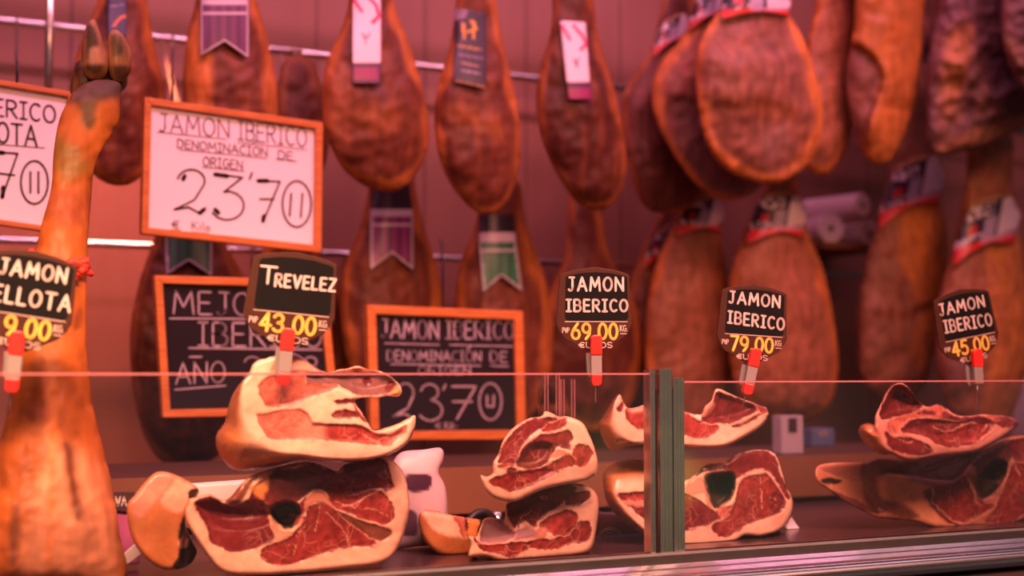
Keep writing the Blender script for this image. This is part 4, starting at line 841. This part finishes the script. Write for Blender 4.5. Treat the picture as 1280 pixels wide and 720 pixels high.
cut_piece('cut_ham', 'upper cut ham straddling the steel post, below 79,00 tag', G1,
  E1([(98, 320), (115, 285), (165, 205), (205, 140), (240, 122), (268, 180), (300, 213), (350, 208), (410, 192), (520, 195), (600, 225), (680, 236), (770, 258), (800, 205), (850, 165), (870, 98), (905, 86), (1000, 130), (1140, 183), (1215, 213), (1228, 265), (1190, 330), (1080, 402), (960, 465), (860, 482), (680, 476), (500, 460), (330, 462), (220, 500), (160, 480), (115, 400)]),
  1.66, [
   (E1([(278, 230), (300, 215), (410, 198), (560, 205), (680, 245), (780, 300), (892, 328), (880, 380), (800, 416), (680, 402), (500, 380), (390, 358), (320, 330), (280, 270)]), 'bright', .9),
   (E1([(215, 210), (255, 175), (268, 195), (250, 245), (222, 235)]), 'wine', .8), (E1([(780, 300), (800, 215), (855, 170), (885, 105), (1000, 140), (1135, 190), (1155, 240), (1080, 270), (1000, 312), (880, 318), (820, 314)]), 'wine', 1.0),
   (E1([(985, 332), (1080, 300), (1180, 245), (1195, 255), (1100, 310), (1010, 345)]), 'red', .8), (E1([(1140, 190), (1210, 215), (1215, 245), (1180, 240)]), 'bright', .8), (E1([(800, 210), (850, 170), (880, 200), (830, 260), (790, 270)]), 'salmon', 1.4), (E1([(300, 215), (410, 200), (410, 230), (320, 250)]), 'salmon', 2.0)],
  face=E1([(205, 200), (215, 160), (240, 122), (268, 180), (300, 213), (410, 192), (600, 225), (770, 258), (800, 205), (870, 98), (905, 86), (1140, 183), (1215, 213), (1228, 265), (1190, 325), (1080, 395), (960, 455), (860, 470), (680, 465), (500, 445), (330, 440), (250, 370), (208, 290)]),
  recede=.07, thick=.09, seams=[(E1([(780, 318), (900, 322), (1000, 318), (1140, 245)]), 1.0, 'fat2')], dents=[(E1([(790, 300), (860, 180), (900, 110), (1130, 190), (1100, 260), (900, 310)]), .010, 8)], seed=5)
F1 = lambda pts: CR(730, 550, 4.571, pts)
cut_piece('cut_ham', 'lower cut ham straddling the steel post, hollow in its centre', G1,
  F1([(105, 215), (125, 170), (180, 128), (280, 108), (360, 115), (480, 170), (580, 230), (640, 190), (700, 142), (800, 128), (880, 80), (1000, 55), (1090, 80), (1130, 180), (1155, 270), (1182, 315), (1196, 370), (1180, 445), (1120, 520), (1010, 556), (920, 550), (850, 592), (700, 616), (580, 610), (440, 590), (360, 560), (280, 500), (180, 425), (125, 340)]),
  1.70, [
   (F1([(190, 310), (240, 300), (360, 290), (500, 300), (600, 310), (700, 372), (780, 440), (700, 485), (600, 520), (480, 520), (360, 470), (260, 385), (210, 345)]), 'wine', 1.0), (F1([(215, 345), (350, 350), (355, 380), (260, 375)]), 'pink', 1.2), (F1([(240, 315), (355, 298), (355, 345), (260, 345)]), 'bright', 1.0),
   (F1([(730, 500), (740, 480), (790, 450), (840, 400), (865, 330), (890, 235), (950, 200), (1000, 195), (1045, 190), (1100, 260), (1150, 335), (1142, 400), (1090, 432), (1040, 448), (960, 470), (900, 510), (820, 556), (760, 540)]), 'red', .9),
   (F1([(800, 135), (880, 85), (1000, 60), (1088, 88), (1122, 190), (1180, 325), (1150, 330), (1085, 210), (1020, 168), (950, 180), (862, 230), (820, 190)]), 'wine', .9), (F1([(640, 200), (700, 148), (800, 135), (815, 165), (700, 180), (650, 215)]), 'dark', 1.0),
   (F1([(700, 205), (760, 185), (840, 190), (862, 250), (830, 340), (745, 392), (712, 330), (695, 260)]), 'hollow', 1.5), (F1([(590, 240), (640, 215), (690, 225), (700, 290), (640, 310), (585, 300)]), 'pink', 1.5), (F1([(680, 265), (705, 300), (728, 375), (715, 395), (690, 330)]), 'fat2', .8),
   (F1([(750, 400), (800, 380), (850, 375), (820, 430), (780, 440)]), 'coral', 1.0), (F1([(1060, 330), (1100, 300), (1145, 345), (1120, 420), (1070, 400)]), 'wine', 1.0)],
  face=F1([(190, 300), (230, 285), (360, 260), (480, 240), (580, 230), (640, 190), (700, 142), (800, 128), (880, 80), (1000, 55), (1090, 80), (1130, 180), (1155, 270), (1182, 315), (1196, 370), (1180, 440), (1120, 510), (1010, 545), (920, 540), (850, 580), (700, 604), (580, 600), (440, 575), (340, 500), (240, 400)]),
  recede=.06, thick=.10, seams=[(F1([(862, 260), (940, 190), (1020, 160), (1090, 235), (1150, 330)]), 1.4, 'pink'), (F1([(1000, 180), (1010, 280), (1020, 400)]), .7, 'fat2'), (F1([(1060, 320), (1100, 340), (1085, 400)]), .6, 'fat2'), (F1([(600, 505), (700, 490), (780, 460), (840, 420)]), .9, 'fat2')],
  dents=[(F1([(700, 200), (840, 185), (865, 260), (830, 350), (745, 395), (695, 280)]), .04, 8)], seed=6)
G7 = lambda pts: CR(1060, 470, 5.818, pts)
cut_piece('cut_ham', 'cut ham on top of the right stack, below 45,00 tag', G1,
  G7([(75, 400), (100, 352), (150, 340), (192, 350), (198, 290), (240, 200), (270, 130), (310, 78), (380, 50), (440, 82), (500, 160), (565, 222), (650, 203), (720, 238), (770, 275), (830, 292), (900, 290), (980, 278), (1080, 288), (1160, 293), (1242, 345), (1200, 392), (1140, 440), (1000, 520), (900, 560), (640, 590), (500, 625), (400, 612), (320, 570), (240, 572), (160, 520), (100, 460)]),
  1.61, [
   (G7([(385, 400), (420, 345), (470, 318), (560, 310), (680, 322), (800, 332), (960, 290), (1062, 335), (1045, 385), (930, 490), (750, 520), (640, 495), (560, 440), (460, 420)]), 'wine', .9), (G7([(600, 420), (760, 400), (960, 340), (1040, 350), (930, 480), (750, 510)]), 'red', 5),
   (G7([(278, 400), (340, 450), (420, 440), (540, 478), (620, 530), (590, 572), (480, 572), (370, 560), (300, 512), (275, 460)]), 'wine', 1.0), (G7([(225, 288), (250, 200), (320, 85), (385, 58), (440, 92), (545, 215), (440, 275), (330, 300), (250, 318)]), 'dark', 1.2),
   (G7([(395, 110), (440, 100), (540, 215), (440, 270), (390, 240)]), 'wine', 2.0), (G7([(290, 340), (350, 300), (440, 275), (570, 232), (650, 208), (720, 245), (700, 300), (580, 305), (460, 310), (390, 360), (360, 420), (300, 400)]), 'coral', 1.5), (G7([(500, 270), (600, 250), (640, 280), (540, 285)]), 'wine', 1.0),
   (G7([(700, 255), (820, 300), (960, 288), (900, 310), (780, 325), (690, 300)]), 'wine', 1.0), (G7([(1050, 330), (1090, 295), (1160, 298), (1238, 345), (1180, 378), (1100, 372)]), 'wine', .9), (G7([(1000, 285), (1080, 290), (1120, 320), (1060, 330)]), 'coral', .9)],
  face=G7([(195, 350), (198, 290), (240, 200), (310, 78), (380, 50), (440, 82), (565, 222), (650, 203), (720, 238), (830, 292), (980, 278), (1160, 293), (1242, 345), (1200, 390), (1140, 435), (1000, 510), (900, 548), (640, 575), (480, 600), (360, 580), (280, 520), (262, 440)]),
  recede=.06, thick=.05, seams=[(G7([(360, 430), (520, 440), (620, 500), (760, 530), (920, 505), (1050, 390), (1100, 370)]), 1.8, 'pink'), (G7([(620, 370), (690, 405), (760, 395), (820, 360), (930, 335)]), 1.1, 'fat2'), (G7([(360, 455), (420, 490), (480, 480)]), .8, 'pink'), (G7([(210, 330), (260, 345), (330, 320)]), 1.4, 'pink'), (G7([(900, 520), (1040, 420)]), .7, 'wine')],
  base='pink', dents=[(G7([(230, 290), (320, 80), (440, 90), (540, 210), (430, 275), (320, 300)]), .03, 8), (G7([(400, 390), (560, 315), (960, 300), (1040, 350), (930, 480), (700, 505), (560, 440)]), .006, 8)], seed=7)
H1 = lambda pts: CR(1010, 540, 4.741, pts)
cut_piece('cut_ham', 'long shank-end cut ham at the bottom of the right stack', G1,
  H1([(40, 250), (60, 200), (150, 182), (280, 180), (350, 178), (420, 150), (600, 160), (800, 120), (1000, 90), (1150, 40), (1300, 20), (1480, 60), (1540, 200), (1520, 400), (1400, 500), (1280, 520), (1150, 572), (1000, 572), (870, 592), (720, 560), (600, 525), (430, 512), (330, 470), (200, 400), (110, 335), (60, 300)]),
  1.70, [
   (H1([(30, 180), (350, 175), (450, 300), (430, 520), (200, 420), (40, 320)]), 'tan', 5), (H1([(80, 280), (140, 270), (200, 290), (150, 310), (90, 305)]), 'black', 1.5), (H1([(70, 205), (200, 195), (240, 230), (110, 250)]), 'salmon', 2), (H1([(110, 340), (280, 400), (420, 480), (330, 470), (200, 400)]), 'brown', 1.5),
   (H1([(330, 180), (450, 150), (640, 160), (640, 230), (560, 245), (430, 250), (400, 300), (430, 400), (480, 470), (400, 480), (340, 400), (320, 280)]), 'brown', 4.0),
   (H1([(420, 290), (450, 250), (520, 240), (600, 275), (720, 320), (690, 360), (720, 430), (800, 510), (880, 572), (760, 560), (640, 525), (520, 480), (440, 400)]), 'tan2', 1.2), (H1([(430, 400), (560, 430), (660, 500), (600, 520), (470, 480)]), 'brown', 5),
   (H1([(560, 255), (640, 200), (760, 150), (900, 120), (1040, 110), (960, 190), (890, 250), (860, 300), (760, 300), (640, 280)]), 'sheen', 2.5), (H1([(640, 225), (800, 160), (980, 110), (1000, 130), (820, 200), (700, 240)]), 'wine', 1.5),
   (H1([(700, 380), (740, 325), (860, 305), (925, 255), (965, 330), (1010, 400), (1115, 400), (1080, 460), (1000, 500), (920, 537), (850, 522), (760, 460)]), 'red', 1.0), (H1([(690, 370), (720, 345), (770, 470), (880, 545), (900, 570), (780, 500)]), 'wine', .9),
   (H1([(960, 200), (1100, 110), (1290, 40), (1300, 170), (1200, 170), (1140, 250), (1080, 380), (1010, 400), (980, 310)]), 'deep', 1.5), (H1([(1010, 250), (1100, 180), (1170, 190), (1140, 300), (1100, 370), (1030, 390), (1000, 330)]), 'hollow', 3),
   (H1([(1110, 250), (1180, 190), (1215, 150), (1180, 240), (1140, 300), (1110, 300)]), 'fat2', 1.2), (H1([(1130, 380), (1180, 260), (1215, 180), (1290, 190), (1480, 150), (1500, 380), (1300, 470), (1180, 545), (1050, 535), (1100, 460)]), 'red', 1.0), (H1([(1180, 60), (1300, 35), (1450, 80), (1400, 160), (1250, 150)]), 'wine', 1.2),
   (H1([(1030, 410), (1110, 370), (1135, 385), (1110, 420)]), 'salmon', .8), (H1([(930, 210), (980, 190), (1000, 260), (960, 250)]), 'salmon', 1.0)],
  thick=.12, base='tan', seams=[(H1([(740, 330), (740, 420), (850, 520), (920, 545), (1040, 500), (1110, 440), (1140, 370), (1210, 180)]), 1.2, 'fat2'), (H1([(930, 260), (980, 340), (1000, 420)]), 1.2, 'fat2'), (H1([(1000, 540), (1180, 550), (1300, 490)]), 1.2, 'fat2'), (H1([(1210, 170), (1260, 260)]), 1.0, 'fat2'), (H1([(640, 240), (900, 160)]), .8, 'pink')],
  dents=[(H1([(1010, 240), (1100, 160), (1180, 190), (1150, 300), (1040, 390), (990, 330)]), .045, 8), (H1([(440, 230), (640, 170), (1000, 110), (960, 200), (860, 290), (640, 270)]), .015, 8), (H1([(40, 180), (350, 170), (440, 300), (430, 510), (100, 340)]), .025, 30)], seed=8, dslope=(0, 0))
K1 = lambda pts: CR(0, 540, 4, pts)
cut_piece('ham_end', 'orange-rinded ham end left of the marbled cut ham', None,
  K1([(640, 355), (670, 320), (720, 255), (785, 200), (860, 208), (930, 240), (975, 268), (995, 300), (960, 360), (925, 450), (962, 550), (985, 600), (940, 670), (840, 690), (770, 665), (700, 600), (655, 520), (635, 420)]),
  1.66, [(K1([(800, 350), (830, 290), (872, 232), (930, 245), (970, 275), (945, 340), (920, 400), (860, 400)]), 'fat2', 2.0), (K1([(655, 350), (785, 205), (870, 215), (810, 320), (720, 420), (680, 430)]), 'salmon', 3.0), (K1([(945, 290), (990, 285), (985, 310), (950, 345)]), 'black', .8),
   (K1([(920, 420), (960, 440), (1010, 570), (1000, 620), (950, 680), (860, 680), (900, 600), (890, 500)]), 'black', 1.5), (K1([(925, 400), (945, 450), (950, 520), (940, 570), (900, 580), (892, 550), (920, 500)]), 'fat2', .8)],  # black right side is shadow painted into the colour, next to the slab
  thick=.08, base='rind', seed=12, dents=[(K1([(930, 420), (1010, 570), (1000, 650), (900, 670)]), .03, 6)], cat='ham end')
cut_piece('ham_end', 'small ham end with an orange rind in front of the white packet', None,
  D1([(62, 290), (90, 235), (160, 238), (250, 262), (330, 275), (460, 300), (465, 350), (440, 400), (420, 480), (340, 520), (220, 515), (140, 470), (90, 400)]),
  1.74, [(D1([(80, 250), (100, 238), (200, 250), (285, 275), (330, 370), (370, 410), (250, 395), (150, 350)]), 'fat', 2.0), (D1([(285, 272), (350, 282), (355, 400), (330, 390), (310, 340)]), 'coral', 1.0), (D1([(360, 285), (455, 300), (430, 390), (375, 395)]), 'orange', 1.0), (D1([(350, 280), (368, 288), (372, 360), (355, 360)]), 'dark', .6), (D1([(440, 300), (465, 300), (445, 370), (430, 380)]), 'black', .8), (D1([(100, 230), (330, 270), (460, 298), (300, 262)]), 'wine', .8)],
  thick=.07, base='rind', seed=13, cat='ham end')

# ------------------------------------------------------------------ things lying behind the cut hams
def zfloor_v(u, d): return FZ
def packet(nm, label, cat, quad_u, d, vtop, T_, mat):
    pass
pk = empty('plastic_packet', 'white plastic packet with dark print between the two stacks', 'packet', P(522, 690, 1.86))
W_ = lambda pts, d: [Vector(P(a, b, d)) for a, b in pts]
def pillow(nm, outline, d, base, mat, parent, flat=.4, step=3, patches=(), smooth=True):
    return small_lump(nm, outline, d, base, mat, parent, flat=flat, step=step, patches=patches)
pillow('packet_body', [(486, 588), (500, 566), (530, 562), (552, 560), (554, 575), (548, 590), (557, 610), (560, 650), (556, 678), (520, 683), (480, 684), (474, 640), (480, 605)], 1.84, (.62, .46, .55), 'printed', pk, patches=[([(507, 594), (538, 594), (536, 612), (510, 614)], (.06, .02, .05), 1), ([(500, 640), (520, 640), (522, 668), (502, 668)], (.10, .05, .09), 1.5), ([(500, 570), (545, 566), (546, 588), (505, 588)], (.72, .56, .64), 3)])
pr = empty('vacuum_pack', 'purple vacuum pack with a dark printed header behind standing leg', 'package', P(155, 690, 1.78))
MB().quadbox(W_([(132, 632), (176, 640), (176, 706), (142, 706)], 1.80), (0, .02, 0)).obj('pack_body', M['purplepack'], pr, bevel=.004)
MB().quadbox(W_([(128, 616), (182, 616), (176, 641), (132, 637)], 1.795), (0, .012, 0)).obj('pack_header', M['darkpack'], pr)
ribbons('lettering', text_strokes('LVA', 139, 621, 158, 621, 11), 2.4, lambda a, b: P(a, b, 1.7942), M['marker'], pr)
o = MB().quadbox(W_([(152, 697), (170, 681), (178, 691), (155, 708)], 1.745), (0, .01, 0)).obj('paper_card', M['paper']); tag(o, 'small white paper card beside the standing ham leg', 'card')
o = MB().quadbox([Vector(P(240, 640, 1.90)), Vector(P(470, 640, 1.90)), Vector(P(470, 590, 1.90)), Vector(P(240, 606, 1.90))], (0, .03, 0)).obj('white_packet', M['paper'], bevel=.004); tag(o, 'pale flat packet lying behind the left stack of cut hams', 'packet')
p4 = [P(986, 649, 1.80), P(999, 661, 1.78), P(984, 662, 1.78)]
o = MB().quadbox([Vector((a[0], a[1], FZ + .001)) + Vector((0, 0, .022 if i == 0 else 0)) for i, a in enumerate(p4)], (0, .004, .002)).obj('paper_corner', M['paper']); tag(o, 'small white paper corner right of the hollow cut ham', 'paper')
lp = []
c3 = Vector(P(602, 655, 1.95))
for i in range(13):
    a = math.pi * i / 12; lp.append(c3 + Vector((-.026 * math.cos(a), 0, .030 * math.sin(a) - .012)))
lp = [Vector((lp[0].x, lp[0].y, FZ + .0005))] + lp + [Vector((lp[-1].x, lp[-1].y, FZ + .0005))]
o = MB().tube(lp, .006, 10).obj('black_handle', M['blackrub'], smooth=True); tag(o, 'black looped handle behind the small ham end', 'handle')
o = MB().tube([P(621, 640, 1.97), (P(622, 668, 1.97)[0], 1.97, FZ + .001)], .008, 10).obj('glass_vial', M['steel'], smooth=True); tag(o, 'small shiny cylinder beside the black looped handle', 'cylinder')
vp = empty('vacuum_pack', 'reddish vacuum pack with a round emblem behind the middle stack', 'package', P(770, 690, 1.80))
pillow('pack_body', [(742, 640), (760, 640), (800, 636), (830, 650), (828, 690), (790, 694), (742, 693), (738, 665)], 1.86, (.16, .035, .04), 'printed', vp, flat=.3)
em = [arc(763, 675, r, r * .95, 180, 360, 14) for r in (16, 13.5)]
ribbons('emblem', em, 1.3, lambda a, b: P(a, b, 1.835), M['smallprint'], vp)
ribbons('emblem_marks', [arc(763, 675, 9.5, 9, 190 + 22 * k, 200 + 22 * k, 2) for k in range(7)] + [[(756, 674), (758, 669), (760, 674)], [(762, 674), (764, 668), (766, 674)], [(768, 674), (770, 670)]], 1.6, lambda a, b: P(a, b, 1.834), M['smallprint'], vp)
def carton(nm, u0, u1, vt, y, dp, mat, label, cat):
    p0, p1 = P(u0, vt, y), P(u1, vt, y); r = empty(nm, label, cat, ((p0[0] + p1[0]) / 2, y, 1.195)); zt = p0[2]; w_ = p1[0] - p0[0]
    MB().box(p0[0], p1[0], y, y + dp, 1.1955, zt).obj('carton_body', M[mat], r, bevel=.002)
    MB().box(p0[0] + w_ * .3, p0[0] + w_ * .7, y - .0008, y, 1.1955 + (zt - 1.195) * .55, zt - .004).obj('carton_print', M['darkpack' if mat != 'blue' else 'greyplastic'], r)
M['palecarton'] = plain('pale_carton', (.42, .34, .42), .5)
carton('pale_carton', 977, 1004, 520, 2.20, .03, 'palecarton', 'narrow pale carton standing on the back worktop', 'carton')
carton('blue_box', 1015, 1043, 536, 2.40, .04, 'blue', 'small dark blue box standing right of the pale carton', 'box')
bg_ = empty('hanging_bag', 'pale plastic bag hanging at the right edge behind ham', 'bag', P(1290, 560, 2.8))
small_lump('bag_body', [(1285, 468), (1310, 480), (1330, 520), (1325, 560), (1290, 570), (1262, 556), (1262, 520), (1272, 485)], 2.86, (.55, .36, .46), 'printed', bg_, flat=.35, step=4)
MB().tube([P(1288, 475, 2.86), P(1288, 400, 3.03), (P(1288, 400, 3.03)[0], 3.03, ZL)], .003, 6).obj('cord', M['rope'], bg_)

# ------------------------------------------------------------------ price tags
K = .00108
def price_tag(tip, d, roll, yaw, lines, price, label, sx=1.04, clip_roll=0, pinlen=1.0, hide_first=0, sc=1.0, tipcap=True):
    root = empty('price_tag', label, 'price tag', P(*tip, d), 'numbered price tags', rot=(0, math.radians(roll), math.radians(yaw)))
    k = K * sc
    def L(cx, cy, y=0): return ((cx - 44) * k * sx, y, (165 - cy) * k)
    def prism(pts, y0, y1): return MB().quadbox([Vector(L(a, b, y0)) for a, b in pts], (0, y1 - y0, 0))
    board = [tuple(p) for p in [(3, 10), (8, 7), (24, 3), (44, 0), (64, 3), (80, 7), (85, 10), (86, 38), (88, 68), (85, 76), (78, 86), (54, 101), (44, 105), (34, 101), (9, 88), (2, 78), (-1, 70), (1, 38)]]
    prism(board, 0, .0035).obj('board', M['tagbrown'], root, world=False, bevel=.001)
    prism([(10, 13), (12, 11), (28, 7.5), (44, 6.5), (62, 7.5), (79, 11), (82, 13), (83, 62), (80, 65), (12, 65), (9, 62)], -.0006, 0).obj('writing_panel', M['tagblack'], root, world=False)
    TL = lambda a, b: L(a, b, -.0011)
    for tx, x0, x1, y0, y1, h in lines: ribbons('lettering', text_strokes(tx, x0, y0, x1, y1, h, gap=.34), 2.6, TL, M['marker'], root, world=False)
    ribbons('price_numerals', text_strokes(price, 17 + hide_first, 69, 70, 69, 18.5, gap=.22), 3.1, lambda a, b: L(a, b, -.0006), M['yellow'], root, world=False)
    ribbons('small_print', text_strokes('PVP', 6, 74, 14, 74, 6), .9, lambda a, b: L(a, b, -.0006), M['smallprint'], root, world=False)
    ribbons('unit_print', text_strokes('KG.', 73.5, 71, 82, 71, 7) + [[(74, 81), (81, 81)]], .9, lambda a, b: L(a, b, -.0006), M['smallprint'], root, world=False)
    ribbons('small_print', text_strokes('€UROS', 25, 91.5, 64, 91.5, 6.5, gap=.18), 1.1, lambda a, b: L(a, b, -.0006), M['smallprint'], root, world=False)
    ribbons('divider_line', [[(9, 66.5), (82, 66.5)]], .8, lambda a, b: L(a, b, -.0007), M['smallprint'], root, world=False)
    cr = math.radians(clip_roll)
    def CL(cx, cy, y):
        a, b = cx - 44, cy - 104; return L(44 + a * math.cos(cr) - b * math.sin(cr), 104 + a * math.sin(cr) + b * math.cos(cr), y)
    def cp(pts, y0, y1): return MB().quadbox([Vector(CL(a, b, y0)) for a, b in pts], (0, y1 - y0, 0))
    cl = cp([(38, 107), (51, 107), (51, 130), (38.5, 130)], -.011, -.003).obj('clip', M['greyplastic'], root, world=False, bevel=.0008); cl['label'] = 'grey plastic clip with red ends'
    cp([(38, 86), (41, 83), (49, 83), (51, 86), (51, 107), (38, 107)], -.0125, -.0025).obj('clip_grip', M['red'], cl, world=False, bevel=.0012)
    if tipcap: cp([(38.5, 130), (51, 130), (50.5, 141), (48, 144), (41, 144), (39, 141)], -.012, .002).obj('clip_foot', M['red'], cl, world=False, bevel=.0012)
    cp([(34, 104), (43, 104), (42, 128), (38, 134), (35, 128)], .0045, .010).obj('clip_back', M['greyplastic'], root, world=False, bevel=.0008)
    MB().tube([CL(44.5, 126, -.004), CL(44.5, 142, -.004), Vector(CL(44.5, 142 + 22 * pinlen, 0))], .0009, 8).obj('pin', M['pin'], root, world=False, smooth=True)
    return root
price_tag((350, 506), 1.585, 5.5, -18, [('T', 12, 27, 19, 19, 18), ('REVELEZ', 27, 85, 26, 25, 13)], '43,00', 'black price tag reading TREVELEZ 43,00 above the left stack', sx=1.10, clip_roll=0, sc=1.0)
price_tag((744, 504), 1.60, 0, -24, [('JAMON', 13, 77, 13, 13, 16), ('IBERICO', 11, 82, 40, 40, 14)], '69,00', 'black price tag reading JAMON IBERICO 69,00 left of the steel post')
price_tag((936, 514), 1.62, 3.5, -20, [('JAMON', 12, 76, 11, 13, 15), ('IBERICO', 12, 83, 37, 42, 15)], '79,00', 'black price tag reading JAMON IBERICO 79,00 right of the steel post', sx=1.06, clip_roll=9)
price_tag((1228, 511), 1.60, -10.5, -14, [('JAMON', 8, 74, 15, 14, 15), ('IBERICO', 11, 80, 38, 40, 16)], '45,00', 'black price tag reading JAMON IBERICO 45,00 at the right', clip_roll=8, tipcap=False, sc=1.04)
price_tag((6, 516), 1.60, 8.5, -12, [('JAMON', 18, 76, 13, 13, 15), ('BELLOTA', 4, 84, 40, 40, 16)], '9,00', 'black price tag reading BELLOTA, cut off by left picture edge', sx=1.10, hide_first=14, clip_roll=-3, sc=.99)
